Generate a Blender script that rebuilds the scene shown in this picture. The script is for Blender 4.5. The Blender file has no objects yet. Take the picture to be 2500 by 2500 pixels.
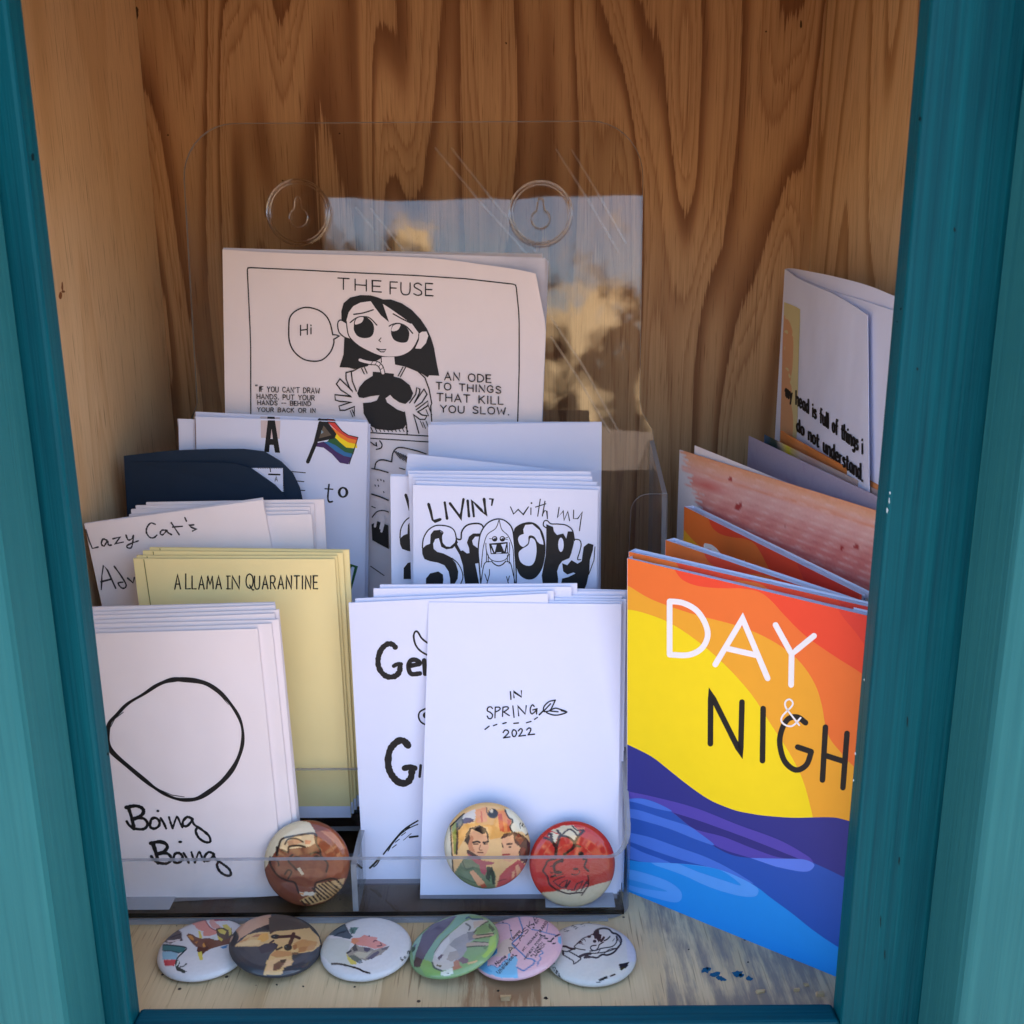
import bpy, math, random
import numpy as np
from mathutils import Vector, Matrix, Quaternion
from mathutils.geometry import tessellate_polygon
random.seed(7); RNG = np.random.default_rng(11)
R = math.radians
scene = bpy.context.scene
col = scene.collection

# ------------------------------------------------------------------ camera
CAMH, PITCH, ROLL = 0.236, R(14.7), R(0.4)
cam = bpy.data.cameras.new('camera'); camo = bpy.data.objects.new('camera', cam); col.objects.link(camo)
cam.sensor_width = 36; cam.lens = 36; cam.clip_start = 0.01; cam.clip_end = 500
camo.matrix_world = (Matrix.Translation((0, 0, CAMH)) @ Matrix.Rotation(R(90) - PITCH, 4, 'X') @ Matrix.Rotation(-ROLL, 4, 'Z'))
cam.dof.use_dof = True; cam.dof.focus_distance = 0.375; cam.dof.aperture_fstop = 36
scene.camera = camo

# ------------------------------------------------------------------ sky, sun, exposure
SUN_EL, SUN_AZ = 44, 66          # sun stands behind the cabinet, a little to its right
world = bpy.data.worlds.new('World'); scene.world = world; world.use_nodes = True
wt = world.node_tree; wt.nodes.clear()
def wn(t, **k):
    n = wt.nodes.new(t)
    for a, b in k.items(): setattr(n, a, b)
    return n
sky = wn('ShaderNodeTexSky', sky_type='NISHITA', sun_disc=False)
sky.sun_elevation = R(SUN_EL); sky.sun_rotation = R(SUN_AZ); sky.air_density = 1.0; sky.dust_density = 1.6; sky.ozone_density = 1.0
bg = wn('ShaderNodeBackground'); bg.inputs['Strength'].default_value = 0.15
wo = wn('ShaderNodeOutputWorld')
# a belt of distant bare trees low on the horizon, as a sky texture would hold
tc = wn('ShaderNodeTexCoord'); sep = wn('ShaderNodeSeparateXYZ'); wt.links.new(tc.outputs['Generated'], sep.inputs[0])
nz = wn('ShaderNodeTexNoise'); nz.inputs['Scale'].default_value = 9; nz.inputs['Detail'].default_value = 6; nz.inputs['Roughness'].default_value = .7
wt.links.new(tc.outputs['Generated'], nz.inputs['Vector'])
m1 = wn('ShaderNodeMath', operation='MULTIPLY_ADD'); m1.inputs[1].default_value = .62; m1.inputs[2].default_value = -.13
wt.links.new(nz.outputs['Fac'], m1.inputs[0])
m2 = wn('ShaderNodeMath', operation='SUBTRACT'); wt.links.new(m1.outputs[0], m2.inputs[0]); wt.links.new(sep.outputs['Z'], m2.inputs[1])
m3 = wn('ShaderNodeMath', operation='MULTIPLY', use_clamp=True); m3.inputs[1].default_value = 14; wt.links.new(m2.outputs[0], m3.inputs[0])
tr = wn('ShaderNodeValToRGB'); tr.color_ramp.elements[0].position = .46; tr.color_ramp.elements[0].color = (.16, .085, .045, 1)
tr.color_ramp.elements[1].position = .60; tr.color_ramp.elements[1].color = (8.5, 5.8, 3.1, 1)
nz2 = wn('ShaderNodeTexNoise'); nz2.inputs['Scale'].default_value = 22; nz2.inputs['Detail'].default_value = 4
wt.links.new(tc.outputs['Generated'], nz2.inputs['Vector']); wt.links.new(nz2.outputs['Fac'], tr.inputs['Fac'])
mx = wn('ShaderNodeMixRGB'); wt.links.new(m3.outputs[0], mx.inputs['Fac']); wt.links.new(sky.outputs[0], mx.inputs['Color1']); wt.links.new(tr.outputs[0], mx.inputs['Color2'])
wt.links.new(mx.outputs[0], bg.inputs['Color']); wt.links.new(bg.outputs[0], wo.inputs[0])

sl = bpy.data.lights.new('sun', 'SUN'); sl.energy = 5.0; sl.angle = R(.5); sl.color = (1, .93, .82)
so = bpy.data.objects.new('sun', sl); col.objects.link(so)
az, el = R(SUN_AZ), R(SUN_EL)
sd = Vector((math.sin(az) * math.cos(el), math.cos(az) * math.cos(el), math.sin(el)))
so.rotation_euler = (-sd).to_track_quat('-Z', 'Y').to_euler(); so.location = sd * 5
vs = scene.view_settings; vs.view_transform = 'Standard'; vs.look = 'None'; vs.exposure = 2.42; vs.gamma = 1; vs.use_curve_mapping = False
scene.cycles.use_denoising = True
scene.cycles.max_bounces = 14; scene.cycles.diffuse_bounces = 6; scene.cycles.transparent_max_bounces = 24; scene.cycles.glossy_bounces = 6; scene.cycles.transmission_bounces = 8
scene.cycles.caustics_reflective = False; scene.cycles.caustics_refractive = False; scene.cycles.sample_clamp_indirect = 6

# ------------------------------------------------------------------ photo pixel (2500 px square) -> point on a plane in the place
F = 2500.; _c, _s = math.cos(ROLL), math.sin(ROLL)
FWD = np.array([0, math.cos(PITCH), -math.sin(PITCH)]); RT = np.array([1., 0, 0]); DN = np.array([0, -math.sin(PITCH), -math.cos(PITCH)])
CAM = np.array([0, 0, CAMH])
def ray(x, y):
    u = (x - 1250) / F; v = (y - 1250) / F
    return FWD + (u * _c - v * _s) * RT + (u * _s + v * _c) * DN
def on_z(x, y, z): d = ray(x, y); return CAM + d * ((z - CAMH) / d[2])
def on_x(x, y, xx): d = ray(x, y); return CAM + d * (xx / d[0])
def on_y(x, y, yy): d = ray(x, y); return CAM + d * (yy / d[1])
def project(p):
    d = np.asarray(p) - CAM; w = d @ FWD; uu = d @ RT / w; vv = d @ DN / w
    u = uu * _c + vv * _s; v = -uu * _s + vv * _c
    return 1250 + F * u, 1250 + F * v
class Plane:
    """a sheet's plane: through (x, y, z), leaning back, turned about the vertical; bulge(px, py) in metres lifts it off the plane"""
    def __init__(s, x, y, z, lean=0, yaw=0, bulge=None, along=None):
        L, Y = R(lean), R(yaw); s.q = np.array([x, y, z], float)
        n = np.array([0, -math.cos(L), math.sin(L)])
        s.n = np.array([n[0] * math.cos(Y) - n[1] * math.sin(Y), n[0] * math.sin(Y) + n[1] * math.cos(Y), n[2]])
        s.bulge = bulge; s.along = along      # along: lift as a function of the distance along the sheet
        s.r = np.array([-s.n[1], s.n[0], 0.]); s.r /= np.linalg.norm(s.r)
    def at(s, px, py, lift=0.):
        b = lift + (s.bulge(px, py) if s.bulge else 0.)
        d = ray(px, py); p = CAM + d * (((s.q + s.n * b - CAM) @ s.n) / (d @ s.n))
        if s.along:
            for _ in range(6): p = CAM + d * (((s.q + s.n * (b + s.along((p - s.q) @ s.r)) - CAM) @ s.n) / (d @ s.n))
        return p

# ------------------------------------------------------------------ materials
MATS = {}
def lin(r, g, b):
    f = lambda c: (c / 255 / 12.92) if c / 255 <= .04045 else ((c / 255 + .055) / 1.055) ** 2.4
    return (f(r), f(g), f(b), 1)
def mat(name):
    m = bpy.data.materials.new(name); m.use_nodes = True; MATS[name] = m
    return m, m.node_tree, m.node_tree.nodes['Principled BSDF']
def N(nt, t, **k):
    n = nt.nodes.new(t)
    for a, b in k.items(): setattr(n, a, b)
    return n
def flat(name, rgb, rough=.85, spec=.3, var=.06, scale=120, wavy=0.):
    if name in MATS: return MATS[name]
    m, nt, b = mat(name); b.inputs['Roughness'].default_value = rough; b.inputs['Specular IOR Level'].default_value = spec
    t = N(nt, 'ShaderNodeTexCoord'); z = N(nt, 'ShaderNodeTexNoise'); z.inputs['Scale'].default_value = scale; z.inputs['Detail'].default_value = 3
    nt.links.new(t.outputs['Object'], z.inputs['Vector'])
    r = N(nt, 'ShaderNodeMixRGB'); r.inputs['Color1'].default_value = tuple(c * (1 - var) for c in rgb[:3]) + (1,); r.inputs['Color2'].default_value = tuple(min(1, c * (1 + var)) for c in rgb[:3]) + (1,)
    nt.links.new(z.outputs['Fac'], r.inputs['Fac']); nt.links.new(r.outputs[0], b.inputs['Base Color'])
    if wavy:       # handled paper is never quite flat
        w = N(nt, 'ShaderNodeTexNoise'); w.inputs['Scale'].default_value = 17; w.inputs['Detail'].default_value = 3; nt.links.new(t.outputs['Object'], w.inputs['Vector'])
        bp = N(nt, 'ShaderNodeBump'); bp.inputs['Strength'].default_value = .55; bp.inputs['Distance'].default_value = wavy; nt.links.new(w.outputs['Fac'], bp.inputs['Height']); nt.links.new(bp.outputs[0], b.inputs['Normal'])
    return m
PAPER = flat('bright_white_paper', (.70, .74, .90), .8, .25, .02, 60, .006)
PAPER2 = flat('paper_edge', (.60, .61, .70), .85, .2, .08, 300)
PAPERW = flat('soft_white_paper', (.78, .72, .73), .8, .25, .03, 60, .006)
INK = flat('black_ink', (.008, .008, .009), .6, .3, .25, 400)
PENCIL = flat('grey_pencil', (.05, .045, .05), .8, .2, .6, 900)
WHITEINK = flat('white_print', (.80, .80, .82), .7, .3, .01)
YELLOW = flat('yellow_card', (.82, .70, .34), .75, .3, .04, 50, .005)
NAVY = flat('navy_card', (.007, .022, .048), .7, .35, .12, 90)
def cmat(name, rgb): return flat(name, lin(*rgb), .6, .35, .03, 200)

def teal(name, c1, c2, along='Z', rough=.5):
    m, nt, b = mat(name); t = N(nt, 'ShaderNodeTexCoord'); mp = N(nt, 'ShaderNodeMapping')
    mp.inputs['Scale'].default_value = (420, 420, 6) if along == 'Z' else (6, 420, 420)
    nt.links.new(t.outputs['Object'], mp.inputs[0])
    z = N(nt, 'ShaderNodeTexNoise'); z.inputs['Scale'].default_value = 1.6; z.inputs['Detail'].default_value = 7; z.inputs['Roughness'].default_value = .65
    nt.links.new(mp.outputs[0], z.inputs['Vector'])
    z2 = N(nt, 'ShaderNodeTexNoise'); z2.inputs['Scale'].default_value = 14; z2.inputs['Detail'].default_value = 3; nt.links.new(t.outputs['Object'], z2.inputs['Vector'])
    ad = N(nt, 'ShaderNodeMath', operation='MULTIPLY_ADD'); ad.inputs[1].default_value = .7; nt.links.new(z.outputs['Fac'], ad.inputs[0])
    s2 = N(nt, 'ShaderNodeMath', operation='MULTIPLY'); s2.inputs[1].default_value = .3; nt.links.new(z2.outputs['Fac'], s2.inputs[0]); nt.links.new(s2.outputs[0], ad.inputs[2])
    r = N(nt, 'ShaderNodeValToRGB'); r.color_ramp.elements[0].position = .36; r.color_ramp.elements[0].color = c1 + (1,); r.color_ramp.elements[1].position = .66; r.color_ramp.elements[1].color = c2 + (1,)
    nt.links.new(ad.outputs[0], r.inputs[0]); nt.links.new(r.outputs[0], b.inputs['Base Color'])
    # small chips and dark nicks
    b.inputs['Roughness'].default_value = rough; b.inputs['Specular IOR Level'].default_value = .10
    bp = N(nt, 'ShaderNodeBump'); bp.inputs['Strength'].default_value = .5; bp.inputs['Distance'].default_value = .0005
    nt.links.new(z.outputs['Fac'], bp.inputs['Height']); nt.links.new(bp.outputs[0], b.inputs['Normal'])
    return m
TEAL = teal('teal_paint', (.0004, .046, .066), (.0008, .092, .118))
TEALX = teal('teal_paint_rail', (.0004, .038, .058), (.0008, .075, .104), 'X')
TEALO = teal('teal_paint_weathered', (.013, .104, .120), (.022, .142, .155), rough=.55)

def plywood(name, light, mid, dark, bands, ax, seed, contrast=1., warpz=1., fine=1.):
    """rotary-cut softwood veneer: contour bands of a smooth, tall-stretched field"""
    m, nt, b = mat(name); t = N(nt, 'ShaderNodeTexCoord'); mp = N(nt, 'ShaderNodeMapping')
    # ax: which object axis runs across the grain; grain runs along Z (or Y for the floor)
    sc = {'X': (23, 0.01, 2.7 * warpz), 'Y': (.01, 12, 1.6 * warpz), 'F': (9, 2.2 * warpz, .01)}[ax]
    mp.inputs['Scale'].default_value = sc; mp.inputs['Location'].default_value = (seed * 3.1, seed * 1.7, seed * 2.3)
    nt.links.new(t.outputs['Object'], mp.inputs[0])
    z = N(nt, 'ShaderNodeTexNoise'); z.inputs['Scale'].default_value = 1.15; z.inputs['Detail'].default_value = 1.2; z.inputs['Roughness'].default_value = .35; z.inputs['Distortion'].default_value = .25
    nt.links.new(mp.outputs[0], z.inputs['Vector'])
    # fibre streaks
    mp2 = N(nt, 'ShaderNodeMapping'); mp2.inputs['Scale'].default_value = {'X': (1050, 1, 13), 'Y': (1, 950, 13), 'F': (600, 11, 1)}[ax]
    nt.links.new(t.outputs['Object'], mp2.inputs[0])
    f = N(nt, 'ShaderNodeTexNoise'); f.inputs['Scale'].default_value = 1; f.inputs['Detail'].default_value = 5; f.inputs['Roughness'].default_value = .75; nt.links.new(mp2.outputs[0], f.inputs['Vector'])
    # ragged edges to the bands
    rg = N(nt, 'ShaderNodeMath', operation='MULTIPLY_ADD'); rg.inputs[1].default_value = .035; nt.links.new(f.outputs['Fac'], rg.inputs[0]); nt.links.new(z.outputs['Fac'], rg.inputs[2])
    k = N(nt, 'ShaderNodeMath', operation='MULTIPLY'); k.inputs[1].default_value = bands; nt.links.new(rg.outputs[0], k.inputs[0])
    fr = N(nt, 'ShaderNodeMath', operation='FRACT'); nt.links.new(k.outputs[0], fr.inputs[0])
    r = N(nt, 'ShaderNodeValToRGB'); e = r.color_ramp.elements
    hf = tuple(.55 * p + .45 * q for p, q in zip(light, mid))
    e[0].position = 0; e[0].color = light + (1,); e[1].position = 1; e[1].color = light + (1,)
    for q, c3 in ((.10, hf), (.135, mid), (.16, hf), (.18, light), (.36, light), (.47, hf), (.53, mid), (.60, tuple(.4 * p + .6 * c for p, c in zip(mid, dark))), (.70, dark), (.735, dark), (.75, hf), (.86, light), (.93, hf), (.955, mid), (.97, light)): x = e.new(q); x.color = c3 + (1,)
    nt.links.new(fr.outputs[0], r.inputs[0])
    # fine dark fibres and broad tone drift
    r2 = N(nt, 'ShaderNodeValToRGB'); r2.color_ramp.elements[0].position = .25; r2.color_ramp.elements[0].color = (.48, .43, .38, 1); r2.color_ramp.elements[1].position = .6; r2.color_ramp.elements[1].color = (1, 1, 1, 1)
    nt.links.new(f.outputs['Fac'], r2.inputs[0])
    mm = N(nt, 'ShaderNodeMixRGB', blend_type='MULTIPLY'); mm.inputs['Fac'].default_value = .6 * fine; nt.links.new(r.outputs[0], mm.inputs['Color1']); nt.links.new(r2.outputs[0], mm.inputs['Color2'])
    # short dark pores and checks along the grain
    mp3 = N(nt, 'ShaderNodeMapping'); mp3.inputs['Scale'].default_value = {'X': (1500, 1, 45), 'Y': (1, 1500, 45), 'F': (1300, 45, 1)}[ax]
    nt.links.new(t.outputs['Object'], mp3.inputs[0]); pz = N(nt, 'ShaderNodeTexNoise'); pz.inputs['Scale'].default_value = 1; pz.inputs['Detail'].default_value = 2; nt.links.new(mp3.outputs[0], pz.inputs['Vector'])
    pr = N(nt, 'ShaderNodeValToRGB'); pr.color_ramp.elements[0].position = .60; pr.color_ramp.elements[0].color = (1, 1, 1, 1); pr.color_ramp.elements[1].position = .72; pr.color_ramp.elements[1].color = (.45, .38, .33, 1); nt.links.new(pz.outputs['Fac'], pr.inputs[0])
    mq = N(nt, 'ShaderNodeMixRGB', blend_type='MULTIPLY'); mq.inputs['Fac'].default_value = .8; nt.links.new(mm.outputs[0], mq.inputs['Color1']); nt.links.new(pr.outputs[0], mq.inputs['Color2']); mm = mq
    d = N(nt, 'ShaderNodeTexNoise'); d.inputs['Scale'].default_value = 7; d.inputs['Detail'].default_value = 2; nt.links.new(t.outputs['Object'], d.inputs['Vector'])
    r3 = N(nt, 'ShaderNodeValToRGB'); r3.color_ramp.elements[0].position = .3; r3.color_ramp.elements[0].color = (.82, .78, .74, 1); r3.color_ramp.elements[1].position = .7; r3.color_ramp.elements[1].color = (1.05, 1.05, 1.03, 1)
    nt.links.new(d.outputs['Fac'], r3.inputs[0])
    m4 = N(nt, 'ShaderNodeMixRGB', blend_type='MULTIPLY'); m4.inputs['Fac'].default_value = 1; nt.links.new(mm.outputs[0], m4.inputs['Color1']); nt.links.new(r3.outputs[0], m4.inputs['Color2'])
    out = m4.outputs[0]
    nt.links.new(out, b.inputs['Base Color']); b.inputs['Roughness'].default_value = .62; b.inputs['Specular IOR Level'].default_value = .3
    bp = N(nt, 'ShaderNodeBump'); bp.inputs['Strength'].default_value = .25; bp.inputs['Distance'].default_value = .0004
    nt.links.new(f.outputs['Fac'], bp.inputs['Height']); nt.links.new(bp.outputs[0], b.inputs['Normal'])
    return m, nt, b, out, t, f
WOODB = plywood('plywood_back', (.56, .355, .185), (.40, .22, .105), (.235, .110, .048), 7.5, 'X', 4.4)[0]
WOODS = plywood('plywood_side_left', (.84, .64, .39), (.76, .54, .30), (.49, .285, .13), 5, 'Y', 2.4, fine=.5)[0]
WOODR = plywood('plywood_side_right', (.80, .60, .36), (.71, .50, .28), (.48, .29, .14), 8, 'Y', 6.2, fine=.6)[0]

def floor_wood():
    m, nt, b, out, t, f = plywood('plywood_floor', (.68, .52, .30), (.64, .475, .265), (.56, .40, .21), 6, 'F', 3.3, fine=.5)
    sp = N(nt, 'ShaderNodeSeparateXYZ'); nt.links.new(t.outputs['Object'], sp.inputs[0])
    mp = N(nt, 'ShaderNodeMapping'); mp.inputs['Scale'].default_value = (260, 28, 1); nt.links.new(t.outputs['Object'], mp.inputs[0])
    z = N(nt, 'ShaderNodeTexNoise'); z.inputs['Scale'].default_value = 1; z.inputs['Detail'].default_value = 5; z.inputs['Roughness'].default_value = .7; nt.links.new(mp.outputs[0], z.inputs['Vector'])
    zb = N(nt, 'ShaderNodeTexNoise'); zb.inputs['Scale'].default_value = 26; zb.inputs['Detail'].default_value = 4; nt.links.new(t.outputs['Object'], zb.inputs['Vector'])
    # where the outer veneer is worn through: grey-brown ragged streaks in the right half, a brown strip nearer the middle
    def mask(x0, x1, soft, amt):
        a = N(nt, 'ShaderNodeMapRange'); a.inputs['From Min'].default_value = x0; a.inputs['From Max'].default_value = x0 + soft; nt.links.new(sp.outputs['X'], a.inputs[0])
        c = N(nt, 'ShaderNodeMapRange'); c.inputs['From Min'].default_value = x1; c.inputs['From Max'].default_value = x1 - soft; nt.links.new(sp.outputs['X'], c.inputs[0])
        q = N(nt, 'ShaderNodeMath', operation='MULTIPLY'); nt.links.new(a.outputs[0], q.inputs[0]); nt.links.new(c.outputs[0], q.inputs[1])
        s = N(nt, 'ShaderNodeMath', operation='ADD'); nt.links.new(z.outputs['Fac'], s.inputs[0]); nt.links.new(zb.outputs['Fac'], s.inputs[1])
        h = N(nt, 'ShaderNodeMath', operation='MULTIPLY'); nt.links.new(q.outputs[0], h.inputs[0]); nt.links.new(s.outputs[0], h.inputs[1])
        g = N(nt, 'ShaderNodeMapRange'); g.inputs['From Min'].default_value = amt; g.inputs['From Max'].default_value = amt + .20; nt.links.new(h.outputs[0], g.inputs[0])
        return g.outputs[0]
    cur = out
    for (x0, x1, soft, amt, c) in ((-.012, .022, .004, .80, (.36, .205, .10, 1)), (.030, .16, .030, .93, (.28, .225, .165, 1)), (-.2, .2, .01, 1.28, (.30, .20, .10, 1))):
        mx = N(nt, 'ShaderNodeMixRGB'); nt.links.new(mask(x0, x1, soft, amt), mx.inputs['Fac']); nt.links.new(cur, mx.inputs['Color1']); mx.inputs['Color2'].default_value = c; cur = mx.outputs[0]
    # scattered dark specks
    v = N(nt, 'ShaderNodeTexVoronoi'); v.inputs['Scale'].default_value = 95; nt.links.new(t.outputs['Object'], v.inputs['Vector'])
    g = N(nt, 'ShaderNodeMapRange'); g.inputs['From Min'].default_value = .07; g.inputs['From Max'].default_value = .05; nt.links.new(v.outputs['Distance'], g.inputs[0])
    mx = N(nt, 'ShaderNodeMixRGB'); nt.links.new(g.outputs[0], mx.inputs['Fac']); nt.links.new(cur, mx.inputs['Color1']); mx.inputs['Color2'].default_value = (.05, .03, .02, 1)
    nt.links.new(mx.outputs[0], b.inputs['Base Color'])
    return m
WOODF = floor_wood()

def acrylic(name, diffuse=0., tint=(.97, .975, .98), rough=.02):
    m = bpy.data.materials.new(name); m.use_nodes = True; MATS[name] = m; nt = m.node_tree; nt.nodes.clear()
    o = N(nt, 'ShaderNodeOutputMaterial'); tb = N(nt, 'ShaderNodeBsdfTransparent'); tb.inputs[0].default_value = tint + (1,)
    gl = N(nt, 'ShaderNodeBsdfGlossy'); gl.inputs['Roughness'].default_value = rough
    ge = N(nt, 'ShaderNodeNewGeometry'); dp = N(nt, 'ShaderNodeVectorMath', operation='DOT_PRODUCT'); nt.links.new(ge.outputs['Normal'], dp.inputs[0]); nt.links.new(ge.outputs['Incoming'], dp.inputs[1])
    ab = N(nt, 'ShaderNodeMath', operation='ABSOLUTE'); nt.links.new(dp.outputs['Value'], ab.inputs[0])
    iv = N(nt, 'ShaderNodeMath', operation='SUBTRACT'); iv.inputs[0].default_value = 1; nt.links.new(ab.outputs[0], iv.inputs[1])
    pw = N(nt, 'ShaderNodeMath', operation='POWER'); pw.inputs[1].default_value = 5; nt.links.new(iv.outputs[0], pw.inputs[0])
    fr = N(nt, 'ShaderNodeMath', operation='MULTIPLY_ADD', use_clamp=True); fr.inputs[1].default_value = .962; fr.inputs[2].default_value = .038; nt.links.new(pw.outputs[0], fr.inputs[0])
    mx = N(nt, 'ShaderNodeMixShader'); nt.links.new(fr.outputs[0], mx.inputs[0]); nt.links.new(tb.outputs[0], mx.inputs[1]); nt.links.new(gl.outputs[0], mx.inputs[2])
    # slow waviness of moulded sheet
    t = N(nt, 'ShaderNodeTexCoord'); z = N(nt, 'ShaderNodeTexNoise'); z.inputs['Scale'].default_value = 16; z.inputs['Detail'].default_value = 2; nt.links.new(t.outputs['Object'], z.inputs['Vector'])
    bp = N(nt, 'ShaderNodeBump'); bp.inputs['Strength'].default_value = .25; bp.inputs['Distance'].default_value = .0012; nt.links.new(z.outputs['Fac'], bp.inputs['Height']); nt.links.new(bp.outputs[0], gl.inputs['Normal'])
    last = mx
    if diffuse:
        df = N(nt, 'ShaderNodeBsdfDiffuse'); df.inputs[0].default_value = (.75, .77, .8, 1)
        m2 = N(nt, 'ShaderNodeMixShader'); m2.inputs[0].default_value = diffuse; nt.links.new(mx.outputs[0], m2.inputs[1]); nt.links.new(df.outputs[0], m2.inputs[2]); last = m2
    nt.links.new(last.outputs[0], o.inputs[0])
    return m
ACR = acrylic('clear_acrylic')
ACRK = acrylic('acrylic_edge_shade_tint', 0., (.06, .06, .065))  # near-black tint paints in the dark refraction line along the base edge
ACRD = acrylic('acrylic_base_shade_tint', 0., (.60, .57, .56))  # tint paints in the shade and dark refraction inside the holder's base
ACRE = acrylic('acrylic_cut_edge', .27, (.46, .47, .51), .12)  # pale diffuse share stands in for light reflected inside the cut edges
ACRR = acrylic('acrylic_reflection_lines', .10, (.90, .90, .90), .1)  # for painted reflection streaks on the rack's back plate
def glassy():
    m = bpy.data.materials.new('acrylic_boss'); m.use_nodes = True; nt = m.node_tree; nt.nodes.clear(); MATS['acrylic_boss'] = m
    o = N(nt, 'ShaderNodeOutputMaterial'); g = N(nt, 'ShaderNodeBsdfGlass'); g.inputs['IOR'].default_value = 1.49; g.inputs['Roughness'].default_value = .02; g.inputs[0].default_value = (.95, .95, .95, 1); nt.links.new(g.outputs[0], o.inputs[0])
    return m
ACRB = glassy()
def vcol(name, rough=.7, spec=.3, coat=0.):
    m, nt, b = mat(name); a = N(nt, 'ShaderNodeVertexColor'); a.layer_name = 'Print'
    z = N(nt, 'ShaderNodeTexNoise'); z.inputs['Scale'].default_value = 900; z.inputs['Detail'].default_value = 2; t = N(nt, 'ShaderNodeTexCoord'); nt.links.new(t.outputs['Object'], z.inputs['Vector'])
    r = N(nt, 'ShaderNodeValToRGB'); r.color_ramp.elements[0].color = (.90, .90, .90, 1); r.color_ramp.elements[1].color = (1.06, 1.06, 1.06, 1); nt.links.new(z.outputs['Fac'], r.inputs[0])
    mm = N(nt, 'ShaderNodeMixRGB', blend_type='MULTIPLY'); mm.inputs['Fac'].default_value = .8; nt.links.new(a.outputs[0], mm.inputs['Color1']); nt.links.new(r.outputs[0], mm.inputs['Color2'])
    nt.links.new(mm.outputs[0], b.inputs['Base Color']); b.inputs['Roughness'].default_value = rough; b.inputs['Specular IOR Level'].default_value = spec; b.inputs['Coat Weight'].default_value = coat; b.inputs['Coat Roughness'].default_value = .035
    return m
BUTTON = vcol('button_print', .5, .08, .75)
WASH = vcol('watercolour_print', .75, .3)
METAL = flat('pin_metal', (.62, .58, .5), .3, .5); METAL.node_tree.nodes['Principled BSDF'].inputs['Metallic'].default_value = .9

# ------------------------------------------------------------------ mesh helpers
class MB:
    def __init__(s): s.v = []; s.f = []; s.m = []; s.mats = []
    def mi(s, m):
        if m not in s.mats: s.mats.append(m)
        return s.mats.index(m)
    def add(s, vs, fs, m):
        o = len(s.v); s.v += [tuple(map(float, p)) for p in vs]; k = s.mi(m)
        for f in fs: s.f.append(tuple(i + o for i in f)); s.m.append(k)
    def box(s, x0, x1, y0, y1, z0, z1, m):
        vs = [(x, y, z) for z in (z0, z1) for y in (y0, y1) for x in (x0, x1)]
        s.add(vs, [(0, 2, 3, 1), (4, 5, 7, 6), (0, 1, 5, 4), (2, 6, 7, 3), (0, 4, 6, 2), (1, 3, 7, 5)], m)
    def slab(s, P, n, t, m, me=None):
        """polygon P (counter-clockwise seen from n) given thickness t behind it"""
        P = [np.asarray(p, float) for p in P]; B = [p - n * t for p in P]; k = len(P)
        s.add(P + B, [tuple(range(k)), tuple(reversed(range(k, 2 * k)))], m)
        s.add(P + B, [(i, i + k, (i + 1) % k + k, (i + 1) % k) for i in range(k)], me or m)
    def build(s, name, parent=None, origin=None, smooth=False, bevel=0):
        me = bpy.data.meshes.new(name); V = s.v
        if origin is not None: V = [(a - origin[0], b - origin[1], c - origin[2]) for a, b, c in V]
        me.from_pydata(V, [], s.f)
        for m in s.mats: me.materials.append(m)
        me.polygons.foreach_set('material_index', s.m)
        if smooth: me.polygons.foreach_set('use_smooth', [True] * len(me.polygons))
        me.update(); o = bpy.data.objects.new(name, me); col.objects.link(o)
        if parent is not None: o.parent = parent
        if bevel:
            b = o.modifiers.new('bevel', 'BEVEL'); b.width = bevel; b.segments = 2; b.limit_method = 'ANGLE'
        return o
def thing(name, label, cat, loc, group=None):
    o = bpy.data.objects.new(name, None); col.objects.link(o); o.location = tuple(map(float, loc)); o.empty_display_size = .01
    o['label'] = label; o['category'] = cat
    if group: o['group'] = group
    return o
def dup(root, offset, spin=0., axis=None, label=None, group=None):
    r = root.copy(); col.objects.link(r); r.location = Vector(root.location) + Vector(tuple(map(float, offset)))
    if spin: r.rotation_mode = 'QUATERNION'; r.rotation_quaternion = Quaternion(Vector(tuple(map(float, axis))), spin)
    if label: r['label'] = label
    if group: r['group'] = group
    for ch in list(root.children):
        c = ch.copy(); col.objects.link(c); c.parent = r
        for g in list(ch.children):
            d = g.copy(); col.objects.link(d); d.parent = c
    return r

# ------------------------------------------------------------------ drawing on sheets
def crop(x0, y0, s): return lambda pts: [(x0 + x / s, y0 + y / s) for x, y in pts]
def P(t): return [tuple(map(float, q.split(','))) for q in t.split()]
def spline(pts, closed=False, k=6):
    pts = [np.array(p, float) for p in pts]; n = len(pts)
    if n < 3: return pts
    out = []
    rng = range(n if closed else n - 1)
    for i in rng:
        p0 = pts[(i - 1) % n] if closed or i > 0 else pts[0]; p1 = pts[i]; p2 = pts[(i + 1) % n]; p3 = pts[(i + 2) % n] if closed or i + 2 < n else pts[-1]
        for j in range(k):
            t = j / k
            out.append(.5 * ((2 * p1) + (-p0 + p2) * t + (2 * p0 - 5 * p1 + 4 * p2 - p3) * t * t + (-p0 + 3 * p1 - 3 * p2 + p3) * t ** 3))
    out.append(pts[0] if closed else pts[-1])
    return out
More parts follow.
